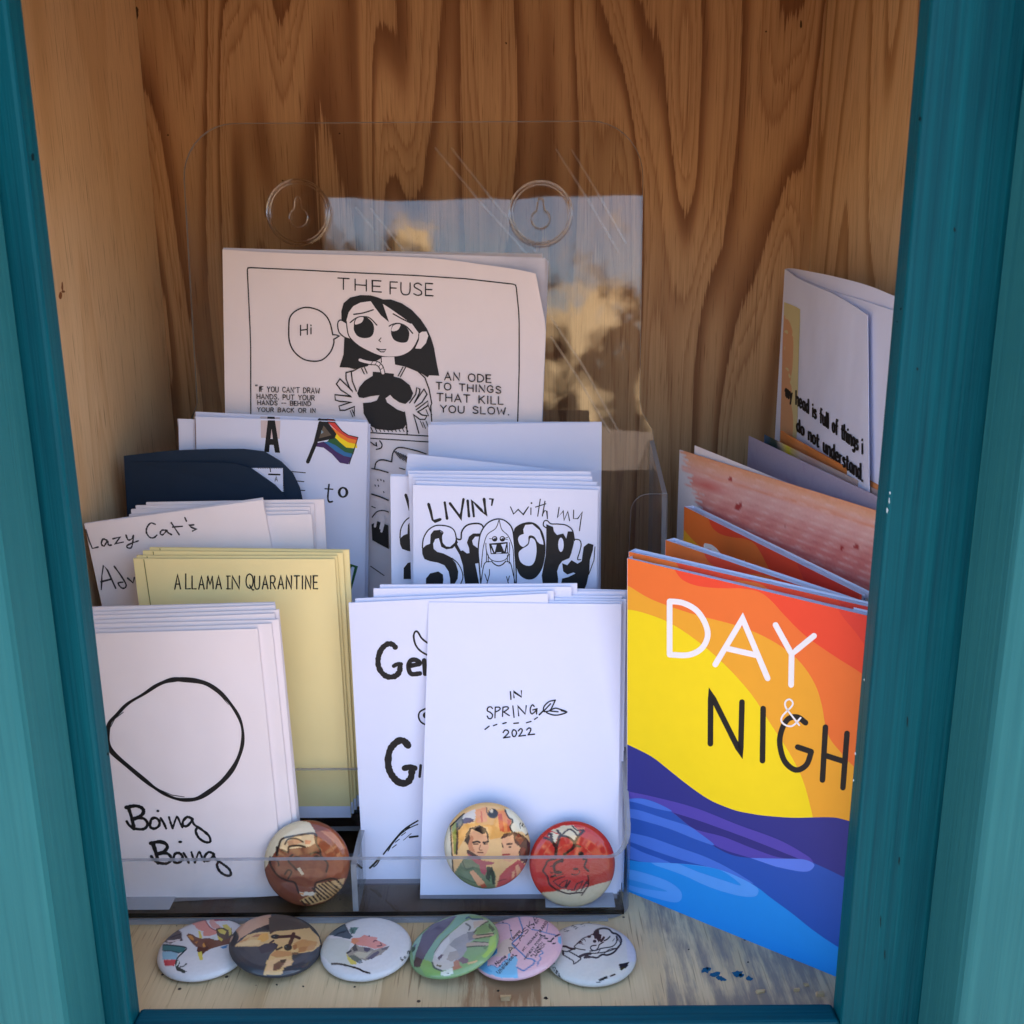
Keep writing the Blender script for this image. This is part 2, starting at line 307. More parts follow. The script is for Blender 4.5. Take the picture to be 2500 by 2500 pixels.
def clip_poly(poly, quad):
    """keep the part of poly inside the convex quad"""
    area = sum(quad[i][0] * quad[(i + 1) % 4][1] - quad[(i + 1) % 4][0] * quad[i][1] for i in range(4)); sg = 1 if area > 0 else -1
    out = [tuple(p) for p in poly]
    for i in range(4):
        a, b = quad[i], quad[(i + 1) % 4]; inp, out = out, []
        side = lambda p: sg * ((b[0] - a[0]) * (p[1] - a[1]) - (b[1] - a[1]) * (p[0] - a[0]))
        for j in range(len(inp)):
            p, q = inp[j], inp[(j + 1) % len(inp)]; sp, sq = side(p), side(q)
            if sp >= 0: out.append(p)
            if sp * sq < 0: t = sp / (sp - sq); out.append((p[0] + (q[0] - p[0]) * t, p[1] + (q[1] - p[1]) * t))
        if not out: return []
    return out
class Art:
    """flat print and ink laid on a sheet, a few hundredths of a millimetre proud of it; goes into the sheet's own mesh"""
    def __init__(s, mb, plane, tf=lambda p: p, base=.00012, quad=None): s.mb = mb; s.pl = plane; s.tf = tf; s.k = 0; s.base = base; s.quad = quad
    def lift(s): s.k += 1; return s.base + s.k * 3.5e-6
    def to(s, tf): s.tf = tf; return s
    def fill(s, m, *loops, smooth=False):
        loops = [P(l) if isinstance(l, str) else l for l in loops]
        if smooth: loops = [spline(l, True, 5)[:-1] for l in loops]
        loops = [s.tf(l) for l in loops]
        if s.quad: loops = [clip_poly(l, s.quad) for l in loops]; loops = [l for l in loops if len(l) > 2]
        if not loops: return
        h = s.lift(); flatv = [p for l in loops for p in l]
        tris = tessellate_polygon([[Vector((p[0], p[1], 0)) for p in l] for l in loops])
        vs = [s.pl.at(p[0], p[1], h) for p in flatv]; fs = []
        if s.pl.bulge or s.pl.along:
            todo, tris = [tuple(t) for t in tris], []
            while todo:
                a, b, c = todo.pop(); e = [(np.hypot(flatv[i][0] - flatv[j][0], flatv[i][1] - flatv[j][1]), i, j, k) for i, j, k in ((a, b, c), (b, c, a), (c, a, b))]; L, i, j, k = max(e)
                if L < 18: tris.append((a, b, c)); continue
                flatv.append(((flatv[i][0] + flatv[j][0]) / 2, (flatv[i][1] + flatv[j][1]) / 2)); vs.append(s.pl.at(flatv[-1][0], flatv[-1][1], h)); q = len(vs) - 1; todo += [(i, q, k), (q, j, k)]
        for a, b, c in tris:
            nn = np.cross(vs[b] - vs[a], vs[c] - vs[a]); fs.append((a, b, c) if nn @ s.pl.n > 0 else (a, c, b))
        s.mb.add(vs, fs, m)
    def line(s, m, pts, w, smooth=False, closed=False, taper=0., rough=.07):
        """ink line, width w in the drawing's own units"""
        pts = P(pts) if isinstance(pts, str) else pts
        q = spline(pts, closed) if smooth else [np.array(p, float) for p in pts]
        if closed and not smooth: q = q + [q[0]]
        o = np.array(s.tf([(0, 0), (w, 0)])); wpx = abs(o[1][0] - o[0][0])
        q = [np.array(p) for p in s.tf([tuple(p) for p in q])]
        # resample long straight runs so that lines follow curled sheets and wobble a little
        r = [q[0]]
        for a, b in zip(q, q[1:]):
            L = np.linalg.norm(b - a)
            if L < 1e-6: continue
            kk = max(1, int(L / 14))
            for j in range(1, kk + 1): r.append(a + (b - a) * j / kk)
        q = r; n = len(q)
        if n < 2: return
        h = s.lift(); T = []
        for i in range(n):
            d = q[min(i + 1, n - 1)] - q[max(i - 1, 0)]; L = np.linalg.norm(d); T.append(d / L if L > 1e-9 else np.array([1., 0]))
        Lf, Rt = [], []
        for i in range(n):
            nn = np.array([-T[i][1], T[i][0]])
            ww = wpx * .5 * (1 + rough * RNG.uniform(-1, 1)) * (1 - taper * abs(2 * i / (n - 1) - 1) ** 2)
            # mitre
            if 0 < i < n - 1:
                a = q[i] - q[i - 1]; a = a / (np.linalg.norm(a) + 1e-9); c = max(.45, abs(a @ T[i])); ww = ww / c
            Lf.append(q[i] + nn * ww); Rt.append(q[i] - nn * ww)
        vs = [s.pl.at(p[0], p[1], h) for p in Lf + Rt]
        fs = []
        for i in range(n - 1):
            f = (i, i + 1, i + 1 + n, i + n); nn = np.cross(vs[f[1]] - vs[f[0]], vs[f[2]] - vs[f[0]]); fs.append(f if nn @ s.pl.n > 0 else f[::-1])
        s.mb.add(vs, fs, m)
        if not closed:
            for i, sg in ((0, -1), (n - 1, 1)):
                d = T[i] * sg; e = np.array([-d[1], d[0]]); rr = wpx * .5 * (1 - taper)
                pp = [q[i] + rr * (math.cos(a) * e + math.sin(a) * d) for a in np.linspace(0, math.pi, 7)]
                v2 = [s.pl.at(p[0], p[1], h) for p in pp]; nn = np.cross(v2[1] - v2[0], v2[3] - v2[0]); f = tuple(range(7))
                s.mb.add(v2, [f if nn @ s.pl.n > 0 else f[::-1]], m)
    def dot(s, m, x, y, r, ry=None): ry = ry or r; s.fill(m, [(x + r * math.cos(a), y + ry * math.sin(a)) for a in np.linspace(0, 2 * math.pi, 15)[:-1]])
    def text(s, m, t, x0, y0, x1, y1, h0, w, h1=None, slant=0., gap=2.4, jit=.25, bold=1.):
        """stroke lettering: baseline (x0,y0)-(x1,y1), cap height h0 at the left to h1 at the right"""
        h1 = h1 or h0; tot = 0; pos = []
        for ch in t:
            gw = GL.get(ch, (4, []))[0]; pos.append(tot); tot += gw + gap
        tot -= gap
        for ch, p0 in zip(t, pos):
            gw, st = GL.get(ch, (4, [])); dy = RNG.uniform(-jit, jit)
            for sm, pts in st:
                out = []
                for gx, gy in pts:
                    u = (p0 + gx) / tot; hh = h0 + (h1 - h0) * u; k = (10 - gy - dy) / 10
                    out.append((x0 + (x1 - x0) * u + slant * hh * k, y0 + (y1 - y0) * u - hh * k))
                s.line(m, out, w, smooth=sm)
_G = """A:7|0,10 3.5,0 7,10|1.2,6.6 5.8,6.6
B:6|0,0 0,10|~0,0 4,0.2 5.2,2.4 3.8,4.6 0,4.8|~0,4.8 4.6,5.2 6,7.4 4.4,9.8 0,10
C:6.5|~6.3,2 4,0 1.2,1.6 0,5 1.2,8.6 4,10 6.4,8.4
D:6.5|0,0 0,10|~0,0 3.6,.5 6.3,3.2 6.3,6.8 3.6,9.6 0,10
E:5|5,0 0,0 0,10 5.2,10|0,5 4.4,5
F:5|5,0 0,0 0,10|0,5 4.2,5
G:7|~6.4,2 4,0 1.2,1.4 0,5 1.2,8.8 4,10 6.4,8.4 6.6,5.6|6.7,5.6 4,5.6
H:6.5|0,0 0,10|6.5,0 6.5,10|0,5 6.5,5
I:1|.5,0 .5,10
J:5|~5,0 5,7.5 3,10 .8,9.6 0,8
K:6|0,0 0,10|5.6,0 0,5.6|1.8,4.4 6,10
L:5|0,0 0,10 5,10
M:8|0,10 .8,0 4,6.6 7.2,0 8,10
N:6.5|0,10 0,0 6.5,10 6.5,0
O:7.4|~3.7,0 1,1.4 0,5 1,8.6 3.7,10 6.4,8.6 7.4,5 6.4,1.4 3.7,0
P:5.5|0,0 0,10|~0,0 4,0.2 5.5,2.6 4,5.2 0,5.4
Q:7|~3.5,0 1,1.4 0,5 1,8.6 3.5,10 6,8.6 7,5 6,1.4 3.5,0|~3.6,7.8 5,9.6 6.6,11.2 7.6,11
R:6|0,0 0,10|~0,0 4.2,0.2 5.6,2.5 4.2,5 0,5.2|2.4,5.2 6,10
S:5.6|~5.4,1.4 3,0 .6,1 .5,3.2 2.8,4.8 5.2,6.6 5.2,9 2.6,10 0,8.8
T:6.5|0,0 6.5,0|3.2,0 3.2,10
U:6.4|~0,0 0,6.6 1.2,9.4 3.2,10 5.2,9.4 6.3,6.6 6.4,0
V:6.5|0,0 3.3,10 6.5,0
W:9|0,0 2.2,10 4.5,3 6.8,10 9,0
X:6|0,0 6,10|6,0 0,10
Y:6.4|0,0 3.2,4.8 6.4,0|3.2,4.8 3.2,10
Z:6|0,0 6,0 0,10 6,10
':1|.6,0 .3,2.4
":2.4|.6,0 .3,2.4|2.2,0 1.9,2.4
.:1|.4,9.6 .6,10
,:1|.8,9.2 0,11.6
-:3.5|0,5.4 3.5,5.4
a:5|~4.6,4.8 2.4,3.6 .4,5 0,7.2 1.2,9.8 3,9.6 4.6,7.4|4.7,3.9 4.8,10
d:5|~4.6,5 2.4,3.6 .4,5 0,7.2 1.2,9.8 3,9.6 4.6,7.4|4.7,0 4.8,10
e:5|~.2,6.6 4.8,6.6 4,4.2 2.2,3.6 .4,5 0,7.4 1.6,9.8 3.6,10 4.8,8.8
f:3.6|~3.6,.6 2.2,0 1.4,1.6 1.4,4 1.4,10|0,4 3.4,4
g:5|~4.6,5 2.4,3.6 .4,5 0,7 1.4,9 3.2,8.8 4.6,7|~4.7,3.9 4.8,10 3.8,12.4 1.8,12.8 .4,12
h:4.8|0,0 0,10|~0,6 1.6,4 3.6,3.8 4.7,5.4 4.8,10
i:1|.5,4 .5,10|.5,1.2 .5,1.8
k:4.8|0,0 0,10|4.4,4 0,7.4|1.4,6.4 4.8,10
l:1|.5,0 .5,10
m:7.6|0,4 0,10|~0,6 1.4,4.1 3,4 3.8,5.4 3.8,10|~3.8,6 5.2,4.1 6.8,4 7.6,5.4 7.6,10
n:4.8|0,4 0,10|~0,6 1.6,4 3.6,3.8 4.7,5.4 4.8,10
o:5|~2.5,3.7 .6,4.6 0,7 .6,9.2 2.5,10 4.4,9.2 5,7 4.4,4.6 2.5,3.7
r:3.2|0,4 0,10|~0,6.4 1.2,4.4 3.2,3.9
s:4.2|~4,4.8 2.2,3.7 .4,4.6 .8,6.2 3.4,7.2 4.2,8.8 2.4,10 0,9.2
t:3.6|~1.4,1.4 1.4,8.4 2.2,10 3.6,9.6|0,4 3.4,4
u:4.8|~0,4 0,8.4 1.2,10 3,9.8 4.7,7.8|4.7,4 4.8,10
v:4.6|0,4 2.3,10 4.6,4
w:7|0,4 1.8,10 3.5,5 5.2,10 7,4
y:4.8|0,4 2.5,9.6|4.8,4 1.2,13
z:4.4|0,4 4.4,4 0,10 4.4,10
0:5|~2.5,0 .6,1.6 0,5 .6,8.4 2.5,10 4.4,8.4 5,5 4.4,1.6 2.5,0
2:5|~.2,2.4 1.4,.4 3.6,.2 4.8,2 4,5 0,10|0,10 5,10
3:5|~.2,1.4 2.4,0 4.6,1.6 3.8,4.2 2,4.8|~2,4.8 4.4,5.6 5,8 2.8,10 0,8.8"""
GL = {}
for _l in _G.split('\n'):
    _h, *_st = _l.split('|')
    GL[_h[0]] = (float(_h[2:]), [(q[0] == '~', P(q.lstrip('~'))) for q in _st])

# ================================================================== SETTING
def ground():
    m, nt, b = mat('dry_lawn'); t = N(nt, 'ShaderNodeTexCoord'); z = N(nt, 'ShaderNodeTexNoise'); z.inputs['Scale'].default_value = 1.3; z.inputs['Detail'].default_value = 8
    nt.links.new(t.outputs['Object'], z.inputs['Vector']); r = N(nt, 'ShaderNodeValToRGB')
    r.color_ramp.elements[0].position = .3; r.color_ramp.elements[0].color = (.19, .125, .09, 1); r.color_ramp.elements[1].position = .7; r.color_ramp.elements[1].color = (.30, .215, .155, 1)
    nt.links.new(z.outputs['Fac'], r.inputs[0]); nt.links.new(r.outputs[0], b.inputs['Base Color']); b.inputs['Roughness'].default_value = .95
    g = MB(); g.add([(-200, -200, -1.05), (200, -200, -1.05), (200, 200, -1.05), (-200, 200, -1.05)], [(0, 1, 2, 3)], m)
    o = g.build('ground'); o['kind'] = 'structure'
ground()

# ================================================================== CABINET
def marks(g, lst, at, v, flip=False):
    for px, py, w, h, m in lst:
        k = 9; pts = [at(px + w * RNG.uniform(.55, 1.2) * math.cos(2 * math.pi * i / k), py + h * RNG.uniform(.6, 1.2) * math.sin(2 * math.pi * i / k), v) for i in range(k)]
        g.add(pts, [tuple(range(k) if flip else reversed(range(k)))], m)
BARE, NICK = flat('bare_chip', (.36, .46, .50), .7, .2, .1), flat('dark_nick', (.006, .018, .022), .8, .1, .2)
KNOT, RESIN = flat('dark_knot', (.06, .035, .02), .8, .2, .4, 900), flat('torn_fibre', (.22, .09, .035), .8, .2, .4, 900)
XL, XR, YF, YB = -.1665, .142, .269, .500
cab = thing('display_cabinet', 'teal painted wooden cabinet with bare plywood inside, holding all the booklets and badges', 'cabinet', (-.0105, .37, 0))
CO = (-.0105, .37, 0)
def part(name, parent, fn, origin=CO, bevel=0, smooth=False, label=None):
    g = MB(); fn(g); o = g.build(name, parent, origin, smooth, bevel)
    if label: o['label'] = label
    return o
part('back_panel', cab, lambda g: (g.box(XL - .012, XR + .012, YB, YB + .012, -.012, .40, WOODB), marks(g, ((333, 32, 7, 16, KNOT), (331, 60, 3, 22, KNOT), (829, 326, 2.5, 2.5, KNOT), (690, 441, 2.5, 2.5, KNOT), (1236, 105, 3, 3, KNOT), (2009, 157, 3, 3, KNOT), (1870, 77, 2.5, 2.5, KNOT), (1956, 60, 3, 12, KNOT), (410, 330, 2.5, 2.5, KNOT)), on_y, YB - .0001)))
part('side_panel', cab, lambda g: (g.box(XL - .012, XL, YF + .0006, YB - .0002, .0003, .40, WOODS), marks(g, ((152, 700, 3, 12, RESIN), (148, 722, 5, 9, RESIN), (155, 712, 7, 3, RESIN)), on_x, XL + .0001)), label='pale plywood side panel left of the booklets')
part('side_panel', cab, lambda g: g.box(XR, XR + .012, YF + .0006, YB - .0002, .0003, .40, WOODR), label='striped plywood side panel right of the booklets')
def floor_part(g):
    g.box(XL - .012, XR + .012, YF + .0006, YB - .0002, -.012, 0, WOODF)
    # flecks of spilled paint and dirt on the boards
    fl = cmat('paint_fleck', (14, 84, 112)); dk = cmat('dirt_fleck', (40, 30, 24))
    for x, y, r, m in ((1722, 2368, 11, fl), (1731, 2365, 7, fl), (1746, 2379, 13, fl), (1755, 2386, 8, fl), (1766, 2391, 7, fl), (1801, 2377, 13, fl), (1809, 2382, 8, fl), (1828, 2388, 9, fl), (1826, 2349, 3, dk), (1681, 2318, 3, dk), (1216, 2419, 4, dk), (1333, 2437, 5, dk), (475, 2250, 2.5, dk), (431, 2260, 2, dk), (477, 2278, 2.5, dk), (676, 2404, 3, dk), (740, 2408, 3, dk), (866, 2409, 3, dk)):
        k = 11; pts = []
        for i in range(k):
            a = 2 * math.pi * i / k; rr = r * RNG.uniform(.55, 1.25); pts.append(on_z(x + rr * math.cos(a), y + .7 * rr * math.sin(a), .00012))
        g.add(pts, [tuple(range(k))] , m)
part('floor_panel', cab, floor_part)
part('top_panel', cab, lambda g: g.box(XL - .012, XR + .012, YF + .0006, YB + .012, .4003, .412, WOODS))
Y0, Y1 = .2602, YF
part('face_frame_stile', cab, lambda g: (g.box(-.178, -.1165, Y0, Y1, -.03, .42, TEAL), marks(g, ((80, 384, 5, 11, NICK), (264, 1841, 3, 5, NICK)), on_x, -.1165 + .00006)), bevel=.0011)
def right_stile(g):
    g.box(.0985, .155, Y0, Y1, -.03, .42, TEAL)
    marks(g, ((2173, 1203, 2, 4, BARE), (2171, 1222, 2, 8, BARE), (2166, 1246, 2.5, 7, BARE), (2088, 1840, 1.5, 4, BARE), (2084, 1905, 1.5, 3, BARE), (2110, 1660, 1.2, 3, BARE), (2240, 900, 3, 4, NICK), (2330, 560, 3, 7, NICK), (2160, 2330, 2, 14, NICK), (2150, 2250, 2, 16, NICK), (2195, 2100, 2, 12, NICK), (2215, 1760, 2, 14, NICK)), on_y, Y0 - .00006)
    marks(g, ((2246, 290, 4, 5, NICK), (2199, 754, 3, 3, NICK), (2190, 785, 2, 2, NICK)), on_x, .0985 - .00006)
part('face_frame_stile', cab, right_stile, bevel=.0011)
part('face_frame_rail', cab, lambda g: g.box(-.1164, .0984, Y0 + .0004, Y1 - .0002, -.03, .0072, TEALX), bevel=.0011)
part('face_frame_rail', cab, lambda g: g.box(-.1164, .0984, Y0 + .0004, Y1 - .0002, .299, .42, TEALX), bevel=.0011)
part('outer_casing_stile', cab, lambda g: g.box(-.32, -.1228, .2350, Y0 - .0004, -.14, .46, TEALO), bevel=.0022)
part('outer_casing_stile', cab, lambda g: g.box(.1206, .32, .2350, Y0 - .0004, -.14, .46, TEALO), bevel=.0022)
part('outer_casing_rail', cab, lambda g: g.box(-.1226, .1204, .2354, Y0 - .0006, -.14, -.022, TEALO), bevel=.002)
part('outer_casing_rail', cab, lambda g: g.box(-.1226, .1204, .2354, Y0 - .0006, .338, .46, TEALO), bevel=.002)
part('mounting_post', cab, lambda g: g.box(-.06, .04, .33, .42, -1.06, -.0125, TEAL), bevel=.002)

# ================================================================== ACRYLIC HOLDERS
def wall_path(g, pts, hs, z0, t, left=True):
    """upright sheet following a path in plan; hs = top height at each point"""
    pts = [np.array(p, float) for p in pts]; n = len(pts); off = []
    for i in range(n):
        d = pts[min(i + 1, n - 1)] - pts[max(i - 1, 0)]; d /= np.linalg.norm(d); off.append(np.array([-d[1], d[0]]) * t)
    vs = []
    for p, o, h in zip(pts, off, hs): vs += [(p[0], p[1], z0), (p[0], p[1], h), (p[0] + o[0], p[1] + o[1], h), (p[0] + o[0], p[1] + o[1], z0)]
    A, E = [], []
    for i in range(n - 1):
        a, b = 4 * i, 4 * i + 4
        A += [(a, b, b + 1, a + 1), (a + 2, b + 2, b + 3, a + 3)]; E += [(a + 1, b + 1, b + 2, a + 2), (a + 3, b + 3, b, a)]
    E += [(0, 1, 2, 3), (4 * n - 1, 4 * n - 2, 4 * n - 3, 4 * n - 4)]
    g.add(vs, A, ACR); g.add(vs, E, ACRE)
def edge_box(g, x0, x1, y0, y1, z0, z1, big, clear=None, edge=None):
    """box of acrylic whose broad faces are clear and whose cut edges have inner reflection painted in as a paler tone"""
    vs = [(x, y, z) for z in (z0, z1) for y in (y0, y1) for x in (x0, x1)]
    f = dict(z=[(0, 2, 3, 1), (4, 5, 7, 6)], y=[(0, 1, 5, 4), (2, 6, 7, 3)], x=[(0, 4, 6, 2), (1, 3, 7, 5)])
    for k in f: g.add(vs, f[k], (clear or ACR) if k == big else (edge or ACRE))
BO = (-.057, .355, .0006)
hb = thing('leaflet_holder', 'clear acrylic two-tier leaflet holder with low front lip, standing on the cabinet floor', 'brochure holder', BO)
BXL, BXR = -.1565, .0420
arc = [(BXR - .009 + .009 * math.sin(a), .3195 + .009 - .009 * math.cos(a)) for a in np.linspace(0, math.pi / 2, 9)]
path = [(BXL, .3195)] + arc + [(BXR, .336), (BXR, .346), (BXR, .360), (BXR, .3915)]
hts = [.0252, .0252] + [.0252 + .008 * (i / 8) ** 2 for i in range(1, 9)] + [.041, .052, .062, .075]
part('front_wall', hb, lambda g: wall_path(g, path, hts, .0006, .002), BO)
part('side_wall', hb, lambda g: edge_box(g, BXL - .0001, BXL + .0019, .3218, .3915, .0006, .06, 'x'), BO)
part('base_plate', hb, lambda g: edge_box(g, BXL + .0022, BXR - .0085, .3180, .3192, .0005, .0016, 'z') or edge_box(g, BXL + .0022, BXR - .0024, .3218, .3912, .0006, .0024, 'z', ACRD, ACRK), BO)
part('tier_shelf', hb, lambda g: edge_box(g, BXL + .0022, BXR - .0024, .3585, .3912, .0125, .0145, 'z'), BO)
part('tier_lip', hb, lambda g: edge_box(g, BXL + .0022, BXR - .0024, .3562, .3582, .0026, .0402, 'y'), BO)
part('divider', hb, lambda g: edge_box(g, -.0585, -.0565, .3219, .3560, .0026, .022, 'x') or edge_box(g, -.0585, -.0565, .3586, .3900, .0147, .055, 'x'), BO)
part('back_wall', hb, lambda g: edge_box(g, BXL + .0022, BXR - .0024, .3914, .3926, .0026, .07, 'y'), BO)

TL5 = math.tan(R(5)); AO = (-.042, .43, .0004)
ha = thing('magazine_rack', 'tall clear acrylic magazine rack with two round hanging bosses, leaning against the back panel', 'magazine rack', AO)
def lean_poly(y0, pts): return [np.array([x, y0 + z * TL5, z]) for x, z in pts]
nA = np.array([0, -math.cos(R(5)), math.sin(R(5))])
def rounded(cx, cz, r, a0, a1, k=10): return [(cx + r * math.cos(a), cz + r * math.sin(a)) for a in np.linspace(a0, a1, k)]
PX0, PX1, PZ = -.1405, .0575, .2865
plate_out = [(-.148, .001), (.0640, .001), (.0640, .150)] + [(.0635, .1545), (.061, .1585), (.0585, .163)] + [(PX1, .168)] + rounded(PX1 - .023, PZ - .023, .023, 0, math.pi / 2) + rounded(PX0 + .023, PZ - .023, .023, math.pi / 2, math.pi) + [(PX0, .168), (-.1425, .163), (-.145, .1585), (-.1475, .1545), (-.148, .150)]
PLATE = Plane(0, .44, 0, 5)
def plate_part(g):
    g.slab(lean_poly(.44, plate_out), nA, .0022, ACR, ACRE)
    a = Art(g, PLATE, lambda p: [(x * 1.29400, y * 1.29400) for x, y in p], .00008)
    for l in ('822,280 905,380 1000,486', '852,280 925,372 1010,474', '1050,283 1110,378 1166,474', '1079,283 1132,372 1180,458', '672,392 735,470', '700,394 760,470', '1040,600 1100,690 1166,812', '1040,636 1090,712 1150,815'):
        a.line(ACRR, l, 4.5)  # doubled diagonal reflections drawn onto the plate as faint pale lines
part('back_plate', ha, plate_part, AO)
def rack_front(g):
    out = [(-.148, .001), (.064, .001), (.064, .136)] + [(.0565, .136)] + rounded(.0565, .1285, .0075, math.pi / 2, math.pi, 7) + [(.047, .06)] + rounded(.027, .055, .018, 0, -math.pi / 2, 7) + rounded(-.111, .055, .018, -math.pi / 2, -math.pi, 7) + [(-.131, .06)] + rounded(-.1405, .1285, .0075, 0, math.pi / 2, 7) + [(-.148, .136)]
    g.slab(lean_poly(.3965, out), nA, .002, ACR, ACRE)
part('front_wall', ha, rack_front, AO)
def rack_side(x):
    def f(g):
        P4 = [(x, .3990, .001), (x, .4395, .001), (x, .4395 + .15 * TL5, .15), (x, .3990 + .136 * TL5, .136)]
        g.slab(P4, np.array([1., 0, 0]), .002, ACR, ACRE)
    return f
part('side_wall', ha, rack_side(.0640), AO); part('side_wall', ha, rack_side(-.146), AO)
part('base_plate', ha, lambda g: edge_box(g, -.1455, .0615, .3992, .4392, .0004, .0024, 'z'), AO)
def ring(g, c, r, tube, sq=1.):
    ex, ez = np.array([1., 0, 0]), np.array([0, math.sin(R(5)), math.cos(R(5))]); K, J = 48, 10; vs, fs = [], []
    for i in range(K):
        a = 2 * math.pi * i / K; d = math.cos(a) * ex + math.sin(a) * ez
        for j in range(J):
            b = 2 * math.pi * j / J; vs.append(c + d * (r + tube * math.cos(b)) + nA * tube * sq * math.sin(b))
    for i in range(K):
        for j in range(J): fs.append((i * J + j, ((i + 1) % K) * J + j, ((i + 1) % K) * J + (j + 1) % J, i * J + (j + 1) % J))
    g.add(vs, fs, ACRB)
def tubeline(g, pts, r, m, closed=False, J=7):
    pts = [np.array(p, float) for p in pts]; n = len(pts); vs, fs = [], []
    for i in range(n):
        d = pts[(i + 1) % n if closed else min(i + 1, n - 1)] - pts[(i - 1) % n if closed else max(i - 1, 0)]; d /= np.linalg.norm(d) + 1e-12
        u = np.cross(d, nA); u /= np.linalg.norm(u) + 1e-12; w = np.cross(u, d)
        for j in range(J): b = 2 * math.pi * j / J; vs.append(pts[i] + r * (math.cos(b) * u + math.sin(b) * w))
    for i in range(n if closed else n - 1):
        for j in range(J): fs.append((i * J + j, ((i + 1) % n) * J + j, ((i + 1) % n) * J + (j + 1) % J, i * J + (j + 1) % J))
    g.add(vs, fs, m)
for px, py in ((729, 519), (1320, 522)):
    c = PLATE.at(px, py); bo = [None]
    o = part('hanging_boss', ha, lambda g: (ring(g, c + nA * .0005, .0135, .00055), ring(g, c + nA * .0004, .0122, .0003)), AO, smooth=True)
    ez = np.array([0, math.sin(R(5)), math.cos(R(5))]); ex = np.array([1., 0, 0])
    key = [(.0012 * math.cos(a), .0052 + .0012 * math.sin(a)) for a in np.linspace(.2, math.pi - .2, 6)] + [(.004 * math.cos(a), -.0022 + .004 * math.sin(a)) for a in np.linspace(math.pi * .63, math.pi * 2.37, 16)]
    part('keyhole', o, lambda g: tubeline(g, [c + nA * .0006 + ex * x + ez * z for x, z in key], .0003, ACRB, True), AO, smooth=True)

# ================================================================== BOOKLETS
def vcross(p): return np.array([-p.n[1], p.n[0], 0]) / math.hypot(p.n[0], p.n[1])
def axes(pl):
    r = np.array([-pl.n[1], pl.n[0], 0.]); r /= np.linalg.norm(r)
    return r, np.cross(pl.n, r)
def corners(pl, q=None, tl=None, tr=None, h=None):
    if q: return [pl.at(*p) for p in q]
    a, b = pl.at(*tl), pl.at(*tr); d = (b - a) / np.linalg.norm(b - a); up = np.cross(pl.n, d)
    return [a, b, b - up * h, a - up * h]
def booklet(kind, label, cat, pl, C4, T=.0012, k=4, cover=PAPER, page=PAPER2, art=None, group=None, spine=True, slack=.0005, clip=True, inset=.0004, faces=None):
    """folded booklet standing on its lower edge: front cover (with its print and spine), inner pages, back cover"""
    TLc, TRc, BRc, BLc = [np.array(c) for c in C4]; n = pl.n; org = (BLc + BRc) / 2 - n * T / 2
    root = thing(kind, label, cat, org, group)
    g = MB(); g.slab([TLc, BLc, BRc, TRc], n, .00018, cover)
    if spine: g.slab([TLc, TLc - n * T, BLc - n * T, BLc], np.cross(n, (TLc - BLc) / np.linalg.norm(TLc - BLc)) * -1, .00012, cover)
    if art:
        q = [project(c) for c in (TLc, TRc, BRc, BLc)]
        A = Art(g, pl, quad=q if clip else None); art(A)
    g.build('front_cover', root, org)
    r = (TRc - TLc) / np.linalg.norm(TRc - TLc); u = (TLc - BLc) / np.linalg.norm(TLc - BLc)
    if k and not faces:
        g = MB()
        for i in range(k):
            d = .0003 + (T - .0006) * (i + .5) / k; j = RNG.uniform(-1, 1, 4) * slack
            e = inset + abs(j[3])
            Q = [TLc + r * .0003 - u * (inset + abs(j[0])), BLc + r * .0003 + u * inset, BRc - r * e + u * inset, TRc - r * (e + j[2] * .3) - u * (inset + abs(j[1]))]
            g.slab([p - n * d for p in Q], n, min(.00022, .55 * T / k), page)
        g.build('inner_pages', root, org)
    if faces:
        g = MB(); kf = len(faces)
        for i, fm in enumerate(faces):
            d0 = .00045 + .0004 * i; d1 = .00045 + (T - .0009) * (i + .5) / kf; hz = RNG.uniform(-.0007, .0007); ts = np.linspace(0, 1, 26); fr, bk = [], []
            for tt in ts:
                p = TLc + (TRc - TLc) * (tt * .996 + .002) - u * (.0006 + hz + RNG.uniform(0, .00025)) - n * (d0 + (d1 - d0) * min(1, tt * 2.2)); fr.append(p)
            lo = [p - u * (np.linalg.norm(TLc - BLc) - .0014) for p in fr]
            for q in range(25):
                g.slab([fr[q], lo[q], lo[q + 1], fr[q + 1]], n, .0003, fm, PAPER)
                # unprinted margin along the trimmed head
                m_ = [p - u * .0011 + n * .00004 for p in (fr[q], fr[q + 1])]; g.add([fr[q] + n * .00004, m_[0], m_[1], fr[q + 1] + n * .00004], [(0, 1, 2, 3)], PAPER)
        g.build('inner_pages', root, org)
    g = MB(); g.slab([p - n * (T - .0002) for p in (TLc, BLc, BRc, TRc)], n, .00018, cover); g.build('back_cover', root, org)
    root['_n'] = 0; del root['_n']
    return root
ORD = ['second', 'third', 'fourth', 'fifth', 'sixth', 'seventh', 'eighth', 'ninth']
def stack(root, pl, spec, lab, group):
    """spec: list of (depth mm, right mm, up mm, turn deg); copies behind the front booklet"""
    r, u = axes(pl); root['group'] = group
    for i, (d, x, y, a) in enumerate(spec):
        dup(root, -pl.n * d / 1000 + r * x / 1000 + u * y / 1000, R(a), pl.n, lab.replace('#', ORD[i]), group)

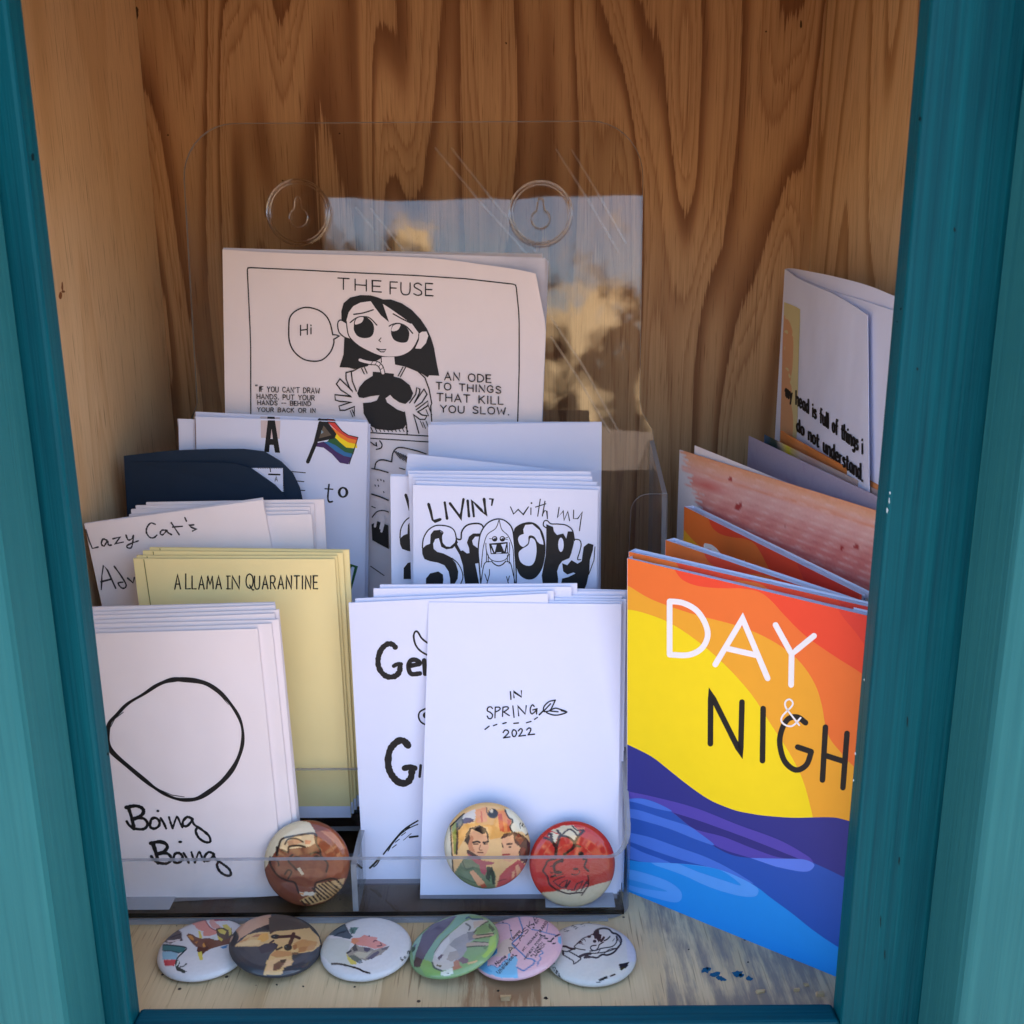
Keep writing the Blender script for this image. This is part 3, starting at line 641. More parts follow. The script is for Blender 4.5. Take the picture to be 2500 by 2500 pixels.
# ---- tall black-and-white comic at the back -----------------------------------------------------
def curl(px, py):
    a = max(0., (px - 1095) / 240.); b = max(0., 1 - (py - 600) / 420.)
    return .0095 * min(1.3, a) ** 2 * min(1, b) ** 1.2
PF = Plane(0, .418, .02, 5); PFC = Plane(0, .418, .02, 5, bulge=curl)
def comic_art(a):
    a.to(crop(530, 600, 4)); L = lambda p, w=13, **k: a.line(INK, p, w, **k); B = lambda *p, **k: a.fill(INK, *p, **k); W = lambda *p, **k: a.fill(PAPERW, *p, **k)
    L('330,2600 329,1615 328,1000 322,800 295,235 302,216 330,214 830,237 1300,262 1930,290 2430,323 2890,375 2915,385 2922,410 2945,640 2950,760 2950,1200 2935,1720 2930,1850', 11)
    L('330,1790 1495,1825 2055,1858 2930,1895', 11); L('330,1850 1495,1880 2055,1915 2930,1950', 11)
    a.text(INK, 'THE', 1180, 425, 1600, 452, 108, 12, gap=3.5); a.text(INK, 'FUSE', 1690, 470, 2105, 490, 118, 12, gap=2.6)
    L('1130,870 1105,760 1060,680 980,625 865,602 770,635 712,700 700,800 706,930 750,1030 840,1105 940,1128 1030,1112 1105,1040 1138,960 1140,912', 13, smooth=True); L('1130,868 1165,872 1192,880 1165,900 1138,914', 12)
    a.text(INK, 'Hi', 815, 876, 922, 862, 98, 12, gap=3)
    # hair, face and ears
    B('1195,1187 1235,1060 1243,900 1215,740 1213,640 1235,560 1300,505 1400,482 1500,485 1570,505 1620,525 1700,525 1800,560 1900,625 1990,720 2050,810 2090,900 2120,1000 2140,1120 2170,1270 2070,1265 2058,1286 1960,1225 1840,1175 1742,1155 1600,1100 1470,1170 1340,1205 1280,1190')
    W('1262,735 1285,650 1330,590 1400,555 1500,541 1540,600 1600,680 1680,747 1650,660 1618,566 1700,620 1800,690 1905,765 1970,855 1965,900 1930,980 1880,1035 1800,1075 1700,1087 1600,1078 1500,1040 1400,990 1330,940 1292,890 1270,820')
    W('1258,752 1225,730 1195,728 1178,760 1190,840 1240,890 1300,912 1285,870', smooth=False); L('1258,752 1205,725 1178,760 1190,840 1240,890 1300,912', 12, smooth=True)
    W('1970,860 2000,840 2045,838 2062,880 2040,950 1990,1005 1930,1003'); L('1262,740 1275,840 1300,900 1380,975 1500,1040 1600,1078 1700,1087 1800,1075 1880,1035 1930,980 1968,900', 11, smooth=True); L('1970,860 1966,920 1930,1003', 10)
    L('1335,670 1430,655 1525,625', 13, smooth=True); L('1720,665 1800,710 1890,755', 13)
    L('1300,750 1360,705 1420,692 1490,705 1560,775', 12, smooth=True); B('1335,790 1345,725 1400,692 1470,705 1525,765 1530,840 1500,890 1430,902 1370,880 1338,830', smooth=True); W('1345,764 1360,715 1400,697 1430,702 1415,745 1372,766', smooth=True)
    L('1680,785 1725,763 1785,760 1850,790 1910,855', 12, smooth=True); B('1700,820 1715,775 1770,762 1840,790 1875,840 1872,900 1850,940 1790,945 1730,920 1702,870', smooth=True); W('1704,830 1715,787 1750,767 1790,770 1772,815 1740,832', smooth=True)
    L('1600,900 1580,925 1596,938', 10); L('1555,1003 1600,1015 1652,1013 1630,1036 1598,1036', 10, closed=True)
    W('1602,1086 1735,1086 1745,1158 1760,1240 1640,1250 1600,1150'); L('1602,1086 1605,1140', 9); L('1735,1090 1742,1155', 9)
    # shoulders, bomb, rope, hands
    L('1470,1170 1390,1190 1322,1226', 12); L('1742,1155 1840,1175 1960,1225 2030,1290 2070,1400 2096,1540 2086,1562 2096,1720', 12)
    for l in ('1412,1198 1437,1250', '1440,1188 1465,1245', '1815,1185 1768,1270', '1842,1185 1790,1280'): L(l, 10)
    B('1368,1440 1390,1380 1440,1320 1520,1270 1520,1230 1620,1238 1727,1250 1725,1276 1800,1297 1880,1360 1915,1440 1890,1500 1840,1545 1780,1530 1720,1490 1690,1455 1645,1490 1660,1530 1760,1600 1830,1625 1850,1740 1820,1785 1700,1805 1560,1790 1500,1760 1432,1640 1425,1535 1500,1530 1560,1510 1586,1458 1500,1470 1430,1487 1385,1480')
    L('1395,1115 1440,1130 1500,1142 1560,1148 1600,1182 1620,1240', 46, smooth=True); a.line(PAPERW, '1395,1115 1440,1130 1500,1142 1560,1148 1600,1182 1620,1242', 28, smooth=True)
    for l in ('1500,1158 1522,1128', '1540,1165 1562,1130', '1575,1185 1600,1150', '1592,1215 1625,1185'): L(l, 6)
    for l in ('1325,1222 1258,1240 1260,1300 1290,1380 1325,1422 1200,1300 1165,1350 1210,1410 1312,1472 1150,1455 1155,1507 1200,1520 1312,1526 1190,1566 1200,1606 1250,1606 1342,1570 1338,1650', '1310,1228 1320,1320 1360,1420', '1880,1535 1940,1450 1950,1385 1980,1400 1975,1440 1925,1540 2020,1400 2050,1450 2000,1530 1940,1570', '1945,1602 2060,1515 2060,1560 2000,1600 1960,1622 2000,1652 2050,1660 2030,1696 1980,1696 1918,1650 1940,1720 1970,1830', '1830,1625 1850,1740 1856,1838'): L(l, 12)
    for x in range(1500, 1850, 38): L([(x, 1772), (x + 22, 1815)], 9)
    for x, y in ((2062, 1560), (2072, 1590), (2040, 1600), (1985, 1712), (2010, 1722), (2040, 1712), (1300, 1610), (1318, 1600)): L([(x, y), (x + 26, y + 62)], 8)
    for t, x0, y0, x1, y1, h in (('IF YOU CAN\'T DRAW', 412, 1424, 1000, 1441, 50), ('HANDS, PUT YOUR', 390, 1494, 950, 1508, 46), ('HANDS -- BEHIND', 397, 1552, 915, 1563, 42), ('YOUR BACK OR IN', 393, 1620, 960, 1630, 40)): a.text(INK, t, x0, y0, x1, y1, h, 7.5, gap=2.8)
    a.text(INK, '"', 374, 1400, 392, 1402, 42, 9)
    for t, x0, y0, x1, y1, h in (('AN ODE', 2222, 1310, 2672, 1335, 74), ('TO THINGS', 2140, 1400, 2770, 1440, 66), ('THAT KILL', 2148, 1514, 2792, 1550, 72), ('YOU SLOW.', 2182, 1624, 2850, 1650, 66)): a.text(INK, t, x0, y0, x1, y1, h, 11, gap=3)
    # the panel below
    a.to(crop(860, 1000, 4)); L('268,305 290,340 280,375 235,388', 12, smooth=True); L('180,318 215,345 236,356 234,322', 12)
    L('385,510 395,430 430,380 480,370 560,385 640,405 720,432', 12, smooth=True); L('220,570 235,515 290,490 385,510', 12, smooth=True)
    for i in range(7): L([(405 + 22 * i, 398 + 10 * i), (470 + 30 * i, 480 + 16 * i)], 8)
    L('190,575 270,590 350,615', 12); L('190,825 270,850 350,885', 14); L('460,570 512,586', 9)
    for x, y in ((248, 684), (278, 682), (306, 692), (222, 735), (254, 738), (306, 800)): L([(x, y), (x + 4, y + 12)], 9)
    B('188,1120 250,1090 350,1130 357,1362 280,1322 195,1275'); L('195,1050 240,998 300,985 352,1000', 11, smooth=True); L('190,945 225,960', 9)
    for l in ('240,1030 222,1140', '300,1040 276,1160', '320,1060 285,1190'): a.line(PAPERW, l, 22)
    L('180,1530 310,1620', 9)
def comic():
    TLc, TRc = PF.at(543, 609), PF.at(1340, 634); d = (TRc - TLc) / np.linalg.norm(TRc - TLc); up = np.cross(PF.n, d); H = .213
    org = (TLc + TRc) / 2 - up * H
    root = thing('comic_booklet', 'large white comic booklet with a drawn girl holding a round bomb, its corner curling', 'booklet', org)
    bl = project(TLc - up * H)
    top = spline([(543, 609), (700, 618), (900, 624), (1060, 631), (1180, 646), (1262, 658), (1308, 668)], k=5)
    mid = [(546 + (1333 - 546) * i / (len(top) - 1), 790 + 8 * i / len(top)) for i in range(len(top))]
    br = project(TRc - up * H - d * .002); bot = [(bl[0] + (br[0] - bl[0]) * i / (len(top) - 1), bl[1] + (br[1] - bl[1]) * i / (len(top) - 1)) for i in range(len(top))]
    g = MB(); nu = len(top); V = []; rows = 40
    for j in range(rows + 1):
        t = j / rows
        for i in range(nu):
            yy = t * t * (3 - 2 * t) * .0 + t
            a = np.array(top[i]); b = np.array(mid[i]); c = np.array(bot[i]); ym = (b[1] - a[1]) / (c[1] - a[1])
            p = a + (b - a) * (t / ym) if t < ym else b + (c - b) * ((t - ym) / (1 - ym))
            V.append(PFC.at(*p))
    Bk = [p - PF.n * .0002 for p in V]; k = len(V); fs = []
    for j in range(rows):
        for i in range(nu - 1):
            q = j * nu + i; fs.append((q, q + nu, q + nu + 1, q + 1)); fs.append((k + q, k + q + 1, k + q + nu + 1, k + q + nu))
    rim = list(range(nu)) + [j * nu + nu - 1 for j in range(1, rows + 1)] + [rows * nu + i for i in range(nu - 2, -1, -1)] + [j * nu for j in range(rows - 1, 0, -1)]
    for a, b in zip(rim, rim[1:] + rim[:1]): fs.append((a, b, b + k, a + k))
    g.add(V + Bk, fs, PAPERW); comic_art(Art(g, PFC, base=.00028)); g.build('front_cover', root, org)
    g = MB()
    for i in range(6):
        dz = .0012 + i * .0007; o = (.0 + .0004 * i); w = np.linalg.norm(TRc - TLc) - .0015 * (5 - i) / 5
        a = TLc + up * (.0008 - .0002 * i); q = [a, a - up * H, a - up * H + d * w, a + d * w]
        g.slab([p - PF.n * dz for p in q], PF.n, .0002, PAPER2)
    g.build('inner_pages', root, org)
    g = MB(); g.slab([p - PF.n * .0062 for p in (TLc, TLc - up * H, TRc - up * H, TRc)], PF.n, .0003, PAPERW); g.build('back_cover', root, org)
    # a second, plain one a little higher behind it
    P2 = Plane(0, .428, .02, 5); booklet('plain_booklet', 'plain greyish booklet of which only the top edge shows above the large comic', 'booklet', P2, corners(P2, tl=(545, 607), tr=(1325, 619), h=.214), .002, 3, PAPERW, PAPER2)
comic()

# ---- white flag booklets, blank cards, dark folder ----------------------------------------------
def flag_art(a):
    a.to(crop(430, 980, 4)); c = lambda n, *q: cmat(n, q)
    a.line(c('stain', 120, 95, 85), '187,150 190,300 193,475', 7, rough=.6)
    a.fill(c('faint_tape', 205, 190, 190), '825,185 1018,190 1010,365 830,355')
    a.fill(INK, '895,185 965,185 1015,502 966,500 952,425 914,425 908,496 860,493', '921,366 945,366 932,268')
    S = lambda m, p: a.fill(m, p)
    S(c('flag_red', 205, 62, 55), '1478,200 1545,204 1620,290 1680,328 1778,350 1770,382 1680,362 1600,312 1530,252')
    S(c('flag_orange', 230, 125, 35), '1505,240 1600,308 1680,358 1770,380 1762,420 1680,402 1600,352 1552,300'); S(c('flag_yellow', 240, 212, 20), '1552,300 1600,350 1680,400 1765,418 1768,455 1660,455 1590,400 1550,360')
    S(c('flag_green', 35, 90, 50), '1500,365 1555,355 1600,400 1660,450 1748,460 1730,517 1650,497 1560,432 1470,395'); S(c('flag_blue', 40, 105, 160), '1430,395 1480,393 1560,430 1650,495 1728,513 1710,552 1640,537 1555,492 1480,432')
    S(c('flag_purple', 65, 40, 95), '1365,440 1380,405 1440,393 1490,430 1560,488 1640,533 1712,548 1680,614 1600,600 1520,512 1440,452')
    S(INK, '1398,196 1480,198 1522,258 1566,318 1548,362 1378,396'); S(c('flag_brown', 92, 82, 70), '1440,235 1516,330 1394,362'); S(c('flag_pale', 120, 150, 170), '1420,280 1440,300 1415,318')
    a.line(INK, '1408,210 1362,405 1286,590', 36); a.line(INK, '1480,200 1550,205 1622,290 1682,330 1776,352 1735,480 1690,610', 9)
    a.line(INK, '1493,812 1482,935 1494,980 1525,978', 17, smooth=True); a.line(INK, '1455,853 1530,858', 13); a.fill(INK, [(1630 + 52 * math.cos(t), 888 + 54 * math.sin(t)) for t in np.linspace(0, 6.28, 21)[:-1]], [(1630 + 25 * math.cos(t), 888 + 37 * math.sin(t)) for t in np.linspace(0, 6.28, 17)[:-1]])
    for l in ('1100,682 1262,697', '1150,775 1247,783', '1180,866 1256,870'): a.line(INK, l, 9)
    S(c('flag_green', 35, 90, 50), '1640,1568 1776,1610 1712,1840 1690,1940 1672,1940 1700,1820 1742,1622 1718,1612 1650,1705'); a.line(INK, '1430,1140 1438,1190', 14)
PA = Plane(0, .4055, .03, 5)
b = booklet('flag_booklet', 'white booklet with a tall letter A and a rainbow flag, in front of the comic', 'booklet', PA, corners(PA, q=[(476, 1017), (898, 1031), (884, 1820), (508, 1820)]), .0011, 4, art=flag_art)
stack(b, PA, [(1.6, -7.2, -.9, .2), (3.1, -3.0, 1.3, -.9), (4.6, .8, -1.3, .2)], '# white booklet counted back from the one with the rainbow flag', 'white booklets behind the rainbow flag')
PBk = Plane(0, .405, .03, 6)
booklet('blank_card', 'blank white booklet standing behind the ghost-girl booklets, before the comic', 'booklet', PBk, corners(PBk, q=[(1046, 1037), (1469, 1031), (1464, 1850), (1058, 1850)]), .001, 3)
PB2 = Plane(0, .4075, .03, 6)
booklet('blank_card', 'second blank white booklet showing a thin strip above the front blank one', 'booklet', PB2, corners(PB2, q=[(1052, 1030), (1469, 1030), (1464, 1850), (1060, 1850)]), .0008, 2)
PB3 = Plane(0, .3865, .02, 6)
booklet('blank_card', 'tilted blank white booklet whose corner rises above the ghost-girl stack', 'booklet', PB3, corners(PB3, tl=(996, 1107), tr=(1395, 1151), h=.118), .0009, 2)

def folder():
    PFo = Plane(0, .3985, .03, 5); PFf = Plane(0, .3985, .03, 5, bulge=lambda x, y: .004 * min(1, max(0, (x - 300) / 300)))
    back = [(302, 1113), (414, 1100), (520, 1096), (595, 1096), (645, 1102), (687, 1127), (715, 1155), (732, 1190), (742, 1235), (748, 1330), (315, 1330)]
    front = [(303, 1127), (380, 1128), (453, 1129), (530, 1129), (575, 1132), (612, 1142), (645, 1165), (672, 1184), (692, 1205), (712, 1260), (718, 1330), (315, 1330)]
    org = PFo.at(500, 1330); root = thing('card_folder', 'dark navy folded card with rounded flaps behind the handwritten white stack', 'folded card', org)
    g = MB(); g.slab([PFo.at(*p) for p in reversed(back)], PFo.n, .0004, NAVY); g.build('back_flap', root, org)
    g = MB(); g.slab([PFf.at(*p) for p in reversed(front)], PFo.n, .0004, NAVY); g.build('front_flap', root, org)
    g = MB(); a0, a1 = PFo.at(302, 1113), PFf.at(303, 1127); b0, b1 = PFo.at(315, 1330), PFf.at(315, 1330); g.slab([a0, b0, b1, a1], np.array([-1., 0, 0]), .0004, NAVY); g.build('fold', root, org)
    PS = Plane(0, .3967, .03, 5); c = crop(430, 980, 4); q = [PS.at(*p) for p in c(P('700,650 1040,650 1052,880 700,880'))]
    g = MB(); g.slab([q[0], q[3], q[2], q[1]], PS.n, .0002, PAPER); a = Art(g, PS, c)
    a.line(INK, '905,712 1012,715', 15); a.line(INK, '918,655 922,685', 10)
    for x in range(800, 1040, 22): a.line(INK, [(x, 652), (x + 7, 655)], 5)
    for y in range(690, 875, 16): a.line(INK, [(1046, y), (1049, y + 7)], 7)
    a.line(INK, '965,780 978,735 988,778', 6); a.line(INK, '968,764 986,762', 5)
    o = g.build('printed_slip', None); o['label'] = 'small white slip with black dashes tucked between the flaps of the navy card'; o['category'] = 'paper slip'
folder()

# ---- ghost-girl booklets -------------------------------------------------------------------------
def ghost_art(a):
    a.to(crop(1000, 1130, 4)); L = lambda p, w=10, **k: a.line(INK, p, w, **k); B = lambda *p, **k: a.fill(INK, *p, **k); W = lambda *p, **k: a.fill(PAPER, *p, **k)
    for l, w in (('185,402 205,470 224,556 246,571 300,552', 25), ('343,388 366,545', 25), ('394,396 498,535 526,356', 25), ('567,370 580,522', 25), ('627,520 610,370 745,508 727,352', 25), ('782,352 812,354 802,414', 15)): L(l, w, rough=.25)
    for l in ('985,430 1016,500 1060,455 1110,505 1160,430', '1185,440 1184,505', '1276,355 1251,520', '1230,432 1330,400', '1322,375 1296,520', '1296,508 1320,465 1340,472 1346,545', '1460,435 1445,535 1500,470 1508,560 1545,475 1562,565', '1602,462 1600,545 1642,545 1686,480 1672,560 1658,663'): L(l, 10)
    a.dot(INK, 1190, 393, 9)
    W('125,830 140,720 190,640 260,612 340,612 410,635 450,690 455,760 420,830 360,850 310,820'); L('125,830 135,740 180,660 250,615 330,612 400,630 440,670 456,735', 12, smooth=True)
    B('122,840 160,805 200,790 205,700 235,660 290,655 328,680 318,720 322,780 350,815 395,820 440,780 455,735 472,780 420,835 360,845 310,820 295,770 285,735 250,745 230,790 235,840 270,870 330,885 400,920 450,980 475,1060 470,1130 440,1180 400,1240 395,1130 380,1060 340,1000 280,975 200,960 145,940 125,890')
    B('158,1240 160,1130 200,1080 280,1060 325,1090 330,1140 318,1240'); L('412,930 470,980 508,1050 520,1120 495,1190', 10, smooth=True)
    W('300,668 325,685 312,712 318,745 340,790 390,800 430,760 440,700 420,650 340,630'); L('292,657 326,680 314,715 320,780 350,815', 9, smooth=True)
    L('455,740 500,745 510,670 560,610 640,592 700,602 725,640', 15, smooth=True)
    B('500,860 520,855 560,885 585,880 580,830 560,780 580,720 620,690 690,690 680,720 640,720 610,760 620,800 660,830 692,840 690,975 640,985 660,1080 680,1190 545,1190 530,1100 520,1000 490,900 430,800 462,790')
    # O, P, Y
    B('1015,680 1060,610 1160,578 1240,600 1300,680 1326,800 1320,920 1290,1040 1230,1120 1160,1140 1090,1110 1050,1040 1020,900', smooth=True)
    W('1110,650 1130,606 1200,600 1270,660 1302,760 1308,800 1270,790 1240,760 1210,722 1165,715 1165,780 1110,825 1070,800 1055,740 1075,705 1115,690'); W('1065,880 1100,840 1160,800 1180,735 1225,760 1240,850 1225,950 1190,1000 1130,1000 1080,960', smooth=True)
    L('1112,690 1072,708 1055,745 1072,800 1112,825 1160,785 1168,718 1212,722 1240,762', 9, smooth=True)
    L('1335,635 1306,610 1315,570 1345,565 1380,595 1450,598 1530,610 1590,660 1610,760', 11, smooth=True)
    B('1335,600 1400,625 1410,670 1440,705 1500,690 1530,740 1545,670 1595,670 1605,780 1580,880 1560,930 1490,960 1460,1000 1440,1060 1450,1130 1450,1190 1430,1215 1300,1180 1290,1100 1310,1000 1330,900 1335,750'); a.dot(PAPER, 1478, 800, 27, 70)
    B('1490,980 1540,1000 1580,950 1640,985 1680,960 1700,820 1745,785 1795,800 1790,850 1760,950 1755,1060 1730,1180 1680,1300 1500,1290 1478,1190 1490,1130 1550,1115 1620,1080 1600,1070 1540,1090 1500,1060')
    L('1610,745 1660,755 1675,800 1660,870 1640,940 1670,945', 10, smooth=True); L('1810,820 1800,950 1750,1090', 8)
    # the girl
    W('700,1240 680,1000 670,850 690,700 740,610 800,565 870,548 940,570 1000,640 1020,760 1030,900 1040,1050 1040,1240'); L('700,1230 680,1000 670,850 690,700 740,610 800,565 870,548 940,570 1000,640 1020,760 1030,900 1040,1050 1040,1230', 13, smooth=True)
    for l in ('872,560 840,640 760,700 725,800 710,900 700,1020', '876,560 900,650 960,710 1000,800 1015,900 1022,1180', '745,785 750,860 780,930 830,960 900,960 950,930 975,860 976,780', '752,870 750,960', '768,900 768,970', '955,900 955,960', '975,890 972,985'): L(l, 8, smooth=True)
    for x in (831, 906): a.dot(INK, x, 742, 27); a.dot(PAPER, x - 2, 736, 15, 10); a.dot(INK, x + 3, 746, 12)
    L('780,740 800,742', 7); L('935,735 958,728', 7); L('935,746 958,748', 6)
    B('776,788 957,773 962,886 793,892'); W('800,800 850,800 830,876'); W('893,796 945,788 925,868'); W('795,832 818,882 800,882'); W('846,876 896,872 894,882 848,886'); W('950,820 954,872 940,876')
    L('800,960 830,990 870,1006 910,990 940,960', 11, smooth=True); L('790,965 745,970 720,1020 695,1185', 9, smooth=True); L('950,965 985,980 1010,1080 1032,1185', 9, smooth=True)
    for l in ('780,1040 780,1090 755,1180', '735,1085 756,1150', '946,1110 965,1175', '975,1105 958,1165'): L(l, 8)
PG = Plane(0, .3695, .02, 6)
b = booklet('ghost_girl_booklet', 'white booklet with bold blobby lettering and a fanged long-haired girl, foremost of its stack', 'booklet', PG, corners(PG, q=[(1009, 1184), (1460, 1196), (1450, 1880), (1012, 1880)]), .0013, 5, art=ghost_art)
stack(b, PG, [(1.7, .6, 1.3, -.2), (3.3, .2, 2.6, .2), (4.8, -.3, 4.2, .8), (6.3, .2, 5.6, 1.3), (8.4, -9.2, 2.6, .2), (9.9, -9.5, 3.1, .1)], '# white booklet counted back from the fanged girl cover', 'white booklets behind the fanged girl')

# ---- handwritten pencil booklets -----------------------------------------------------------------
def pencil_art(a):
    a.to(crop(190, 1180, 4))
    for l in ('78,455 110,560 142,636 198,622', '285,557 246,545 230,590 256,612 288,566 300,602 328,603', '342,542 412,525 366,590 442,574', '470,505 492,552 530,540 545,505 532,600 515,632 480,625 492,600 590,562', '756,400 712,388 676,430 670,480 700,525 740,532 772,506', '872,460 822,458 804,490 830,502 866,466 882,482 916,502', '912,384 990,502', '925,427 1020,420', '1045,335 1061,370', '1132,405 1085,410 1110,430 1156,450 1120,466', '230,1035 235,900 250,800 290,850 370,1025', '225,962 330,935', '355,810 420,900 470,985 460,1020 425,1020 395,975 440,965', '485,925 540,972 552,920'):
        a.line(PENCIL, l, 15, smooth=l.count(' ') > 4, rough=.35)
PL = Plane(0, .371, .02, 4)
b = booklet('pencil_booklet', 'tilted white booklet with grey pencil handwriting, foremost of the handwritten stack', 'booklet', PL, corners(PL, tl=(206, 1279), tr=(641, 1220), h=.114), .0012, 4, cover=PAPERW, art=pencil_art)
stack(b, PL, [(1.5, .4, .3, .4), (3.0, 5.6, -3.6, -6.0), (4.4, 3.0, -2.2, -6.6), (5.8, 2.6, -.7, -7.0), (7.2, 3.6, .4, -7.2), (8.6, 8.0, 1.6, -6.8)], '# white booklet counted back from the pencil-written cover', 'white booklets behind the pencil writing')

# ---- yellow booklets --------------------------------------------------------------------------------
def yellow_art(a):
    a.to(crop(400, 1320, 4)); T = lambda t, x0, x1, h, y0=472, y1=470: a.text(INK, t, x0, y0, x1, y1, h, 12.5, gap=3.4, jit=.12)
    T('A', 107, 163, 140); T('L', 214, 258, 146); T('LAMA', 276, 562, 125); T('IN', 620, 738, 125); T('Q', 803, 872, 140, 466, 466); T('UARANTINE', 886, 1500, 126)
    for x0 in (612,): a.line(INK, [(x0, 470), (x0 + 38, 470)], 10); a.line(INK, [(x0, 346), (x0 + 36, 346)], 10)
    a.to(lambda p: p); a.line(cmat('olive_line', (95, 95, 50)), '351,1366 367,1474 440,2010', 1.6); a.fill(PAPER, '380,1970 900,1968 900,2010 380,2010')
PY = Plane(0, .3605, .018, 2)
b = booklet('yellow_booklet', 'pale yellow booklet with thin black capitals, foremost of the yellow ones', 'booklet', PY, corners(PY, q=[(326, 1364), (817, 1365), (857, 1996), (405, 1999)]), .0012, 4, cover=YELLOW, page=PAPER2, art=yellow_art)
stack(b, PY, [(1.6, .9, .8, .1), (3.0, 1.9, 1.9, -.4), (4.6, 3.6, 2.6, -.6)], '# yellow booklet counted back from the front yellow cover', 'yellow booklets')

# ---- brush-lettered booklets ----------------------------------------------------------------------
def brush_art(a):
    a.to(crop(230, 1430, 4))
    pts = spline(P('850,916 1000,930 1120,968 1250,1062 1350,1180 1420,1300 1450,1420 1445,1560 1400,1700 1330,1820 1230,1930 1100,2028 1000,2080 900,2092 800,2080 700,2040 600,1980 520,1920 350,1780 190,1640 140,1560 130,1450 150,1340 230,1250 330,1150 480,1060 600,980 700,935 780,917'), True, 6)
    w = lambda i: 38 + 9 * math.sin(i * .11 + 1.2) + 4 * math.sin(i * .5)
    o, q = [], []
    for i in range(len(pts) - 1):
        d = pts[(i + 1) % (len(pts) - 1)] - pts[i - 1]; d /= np.linalg.norm(d); nn = np.array([-d[1], d[0]]); o.append(tuple(pts[i] + nn * w(i) / 2)); q.append(tuple(pts[i] - nn * w(i) / 2))
    a.fill(INK, q, o)
    for l in ('1165,1010 1230,1065 1310,1160', '640,1990 760,2045 880,2062', '160,1380 200,1300 285,1235', '1180,1020 1250,1090'): a.line(INK, l, 6, rough=.6)
    word = (('310,486 400,470 465,490 482,530 445,575 375,600', 27), ('335,490 370,600 388,692', 29), ('375,600 470,590 512,620 520,660 480,697 400,692 345,662 318,622', 21), ('545,650 560,600 600,588 636,620 632,665 590,692 552,680 545,650', 20), ('650,590 680,640 702,690', 18), ('730,580 748,640 766,690', 16), ('766,690 800,590 816,582 845,650 862,680', 15), ('962,600 910,578 868,620 870,662 910,665 958,612', 19), ('950,590 975,650 1050,702 1120,762 1132,820 1080,822 1020,780 992,720 1002,690', 19))
    a.to(crop(230, 1850, 4))
    for l, ww in word: a.line(INK, l, ww * 1.3, smooth=True, rough=.2)
    a.dot(INK, 622, 520, 15, 12)
    for l, ww in word: a.line(INK, [(545 + (x - 305) * .952, 830 + (y - 480) * .928) for x, y in P(l)], ww * 1.3, smooth=True, rough=.2)
    a.dot(INK, 840, 822, 20, 13)
PO = Plane(0, .331, .0025, 3)
b = booklet('brush_booklet', 'white booklet with a thick brushed black ring and script, foremost at the left', 'booklet', PO, corners(PO, q=[(158, 1549), (628, 1535), (694, 2186), (226, 2213)]), .0012, 4, cover=PAPERW, art=brush_art)
stack(b, PO, [(1.6, 5.0, 1.2, .2), (3.0, 6.4, 2.5, -.3), (4.4, 6.2, 3.9, .5), (5.8, 6.6, 5.0, .1), (7.2, 5.8, 6.1, .5), (8.6, 4.0, 7.0, -.2)], '# white booklet counted back from the black ring cover', 'white booklets behind the black ring')

# ---- leaf booklets and thumb booklets ---------------------------------------------------------------
def leaf_art(a):
    a.to(crop(1130, 1620, 6)); L = lambda p, w=19, **k: a.line(INK, p, w, **k)
    for l in ('697,412 704,525', '750,500 742,410 860,490 857,398', '470,795 476,640', '580,775 588,640', '732,622 750,788', '818,765 805,625 915,740 928,618', '600,710 680,762', '1025,680 1082,664 1080,738', '1190,690 1285,590', '1275,695 1395,707', '1440,690 1524,710', '325,965 385,918', '448,910 497,892', '585,880 635,866', '745,877 815,870', '932,868 998,848', '1050,818 1092,790', '595,1090 690,1075', '820,1065 918,1052', '955,1045 1050,1035'): L(l)
    for l in ('434,658 410,635 370,645 358,690 400,715 434,752 420,800 380,806 358,770', '476,640 530,640 547,665 520,690 484,706', '588,640 650,634 664,662 600,710', '1045,628 1020,605 990,650 990,710 1015,738 1060,700 1082,664', '1180,692 1190,630 1260,560 1355,535', '1355,535 1320,610 1272,690 1190,706', '1270,690 1350,655 1420,670 1520,710 1440,745 1350,757 1260,735 1212,705', '590,1012 620,975 660,985 665,1020 595,1090', '740,970 720,1010 735,1065 765,1065 787,1020 770,980 740,970', '813,987 845,955 870,970 860,1010 820,1065', '935,972 965,945 995,955 985,1000 955,1045'): L(l, smooth=True)
    L('1120,750 1182,690', 24)
PS_ = Plane(0, .3315, .0025, 12)
b = booklet('leaf_booklet', 'white booklet with small hand lettering and a leaf, foremost behind the front lip', 'booklet', PS_, corners(PS_, q=[(1047.5, 1470), (1517, 1475), (1507, 2194), (1026, 2194)]), .0010, 4, art=leaf_art)
stack(b, PS_, [(1.25, .7, .8, .1), (2.4, 1.7, 1.7, -.2), (3.5, 1.1, 2.5, .2), (4.6, 2.6, 3.9, .3), (5.7, 2.8, 5.0, -.9)], '# white booklet counted back from the leaf drawing', 'white booklets behind the leaf drawing')
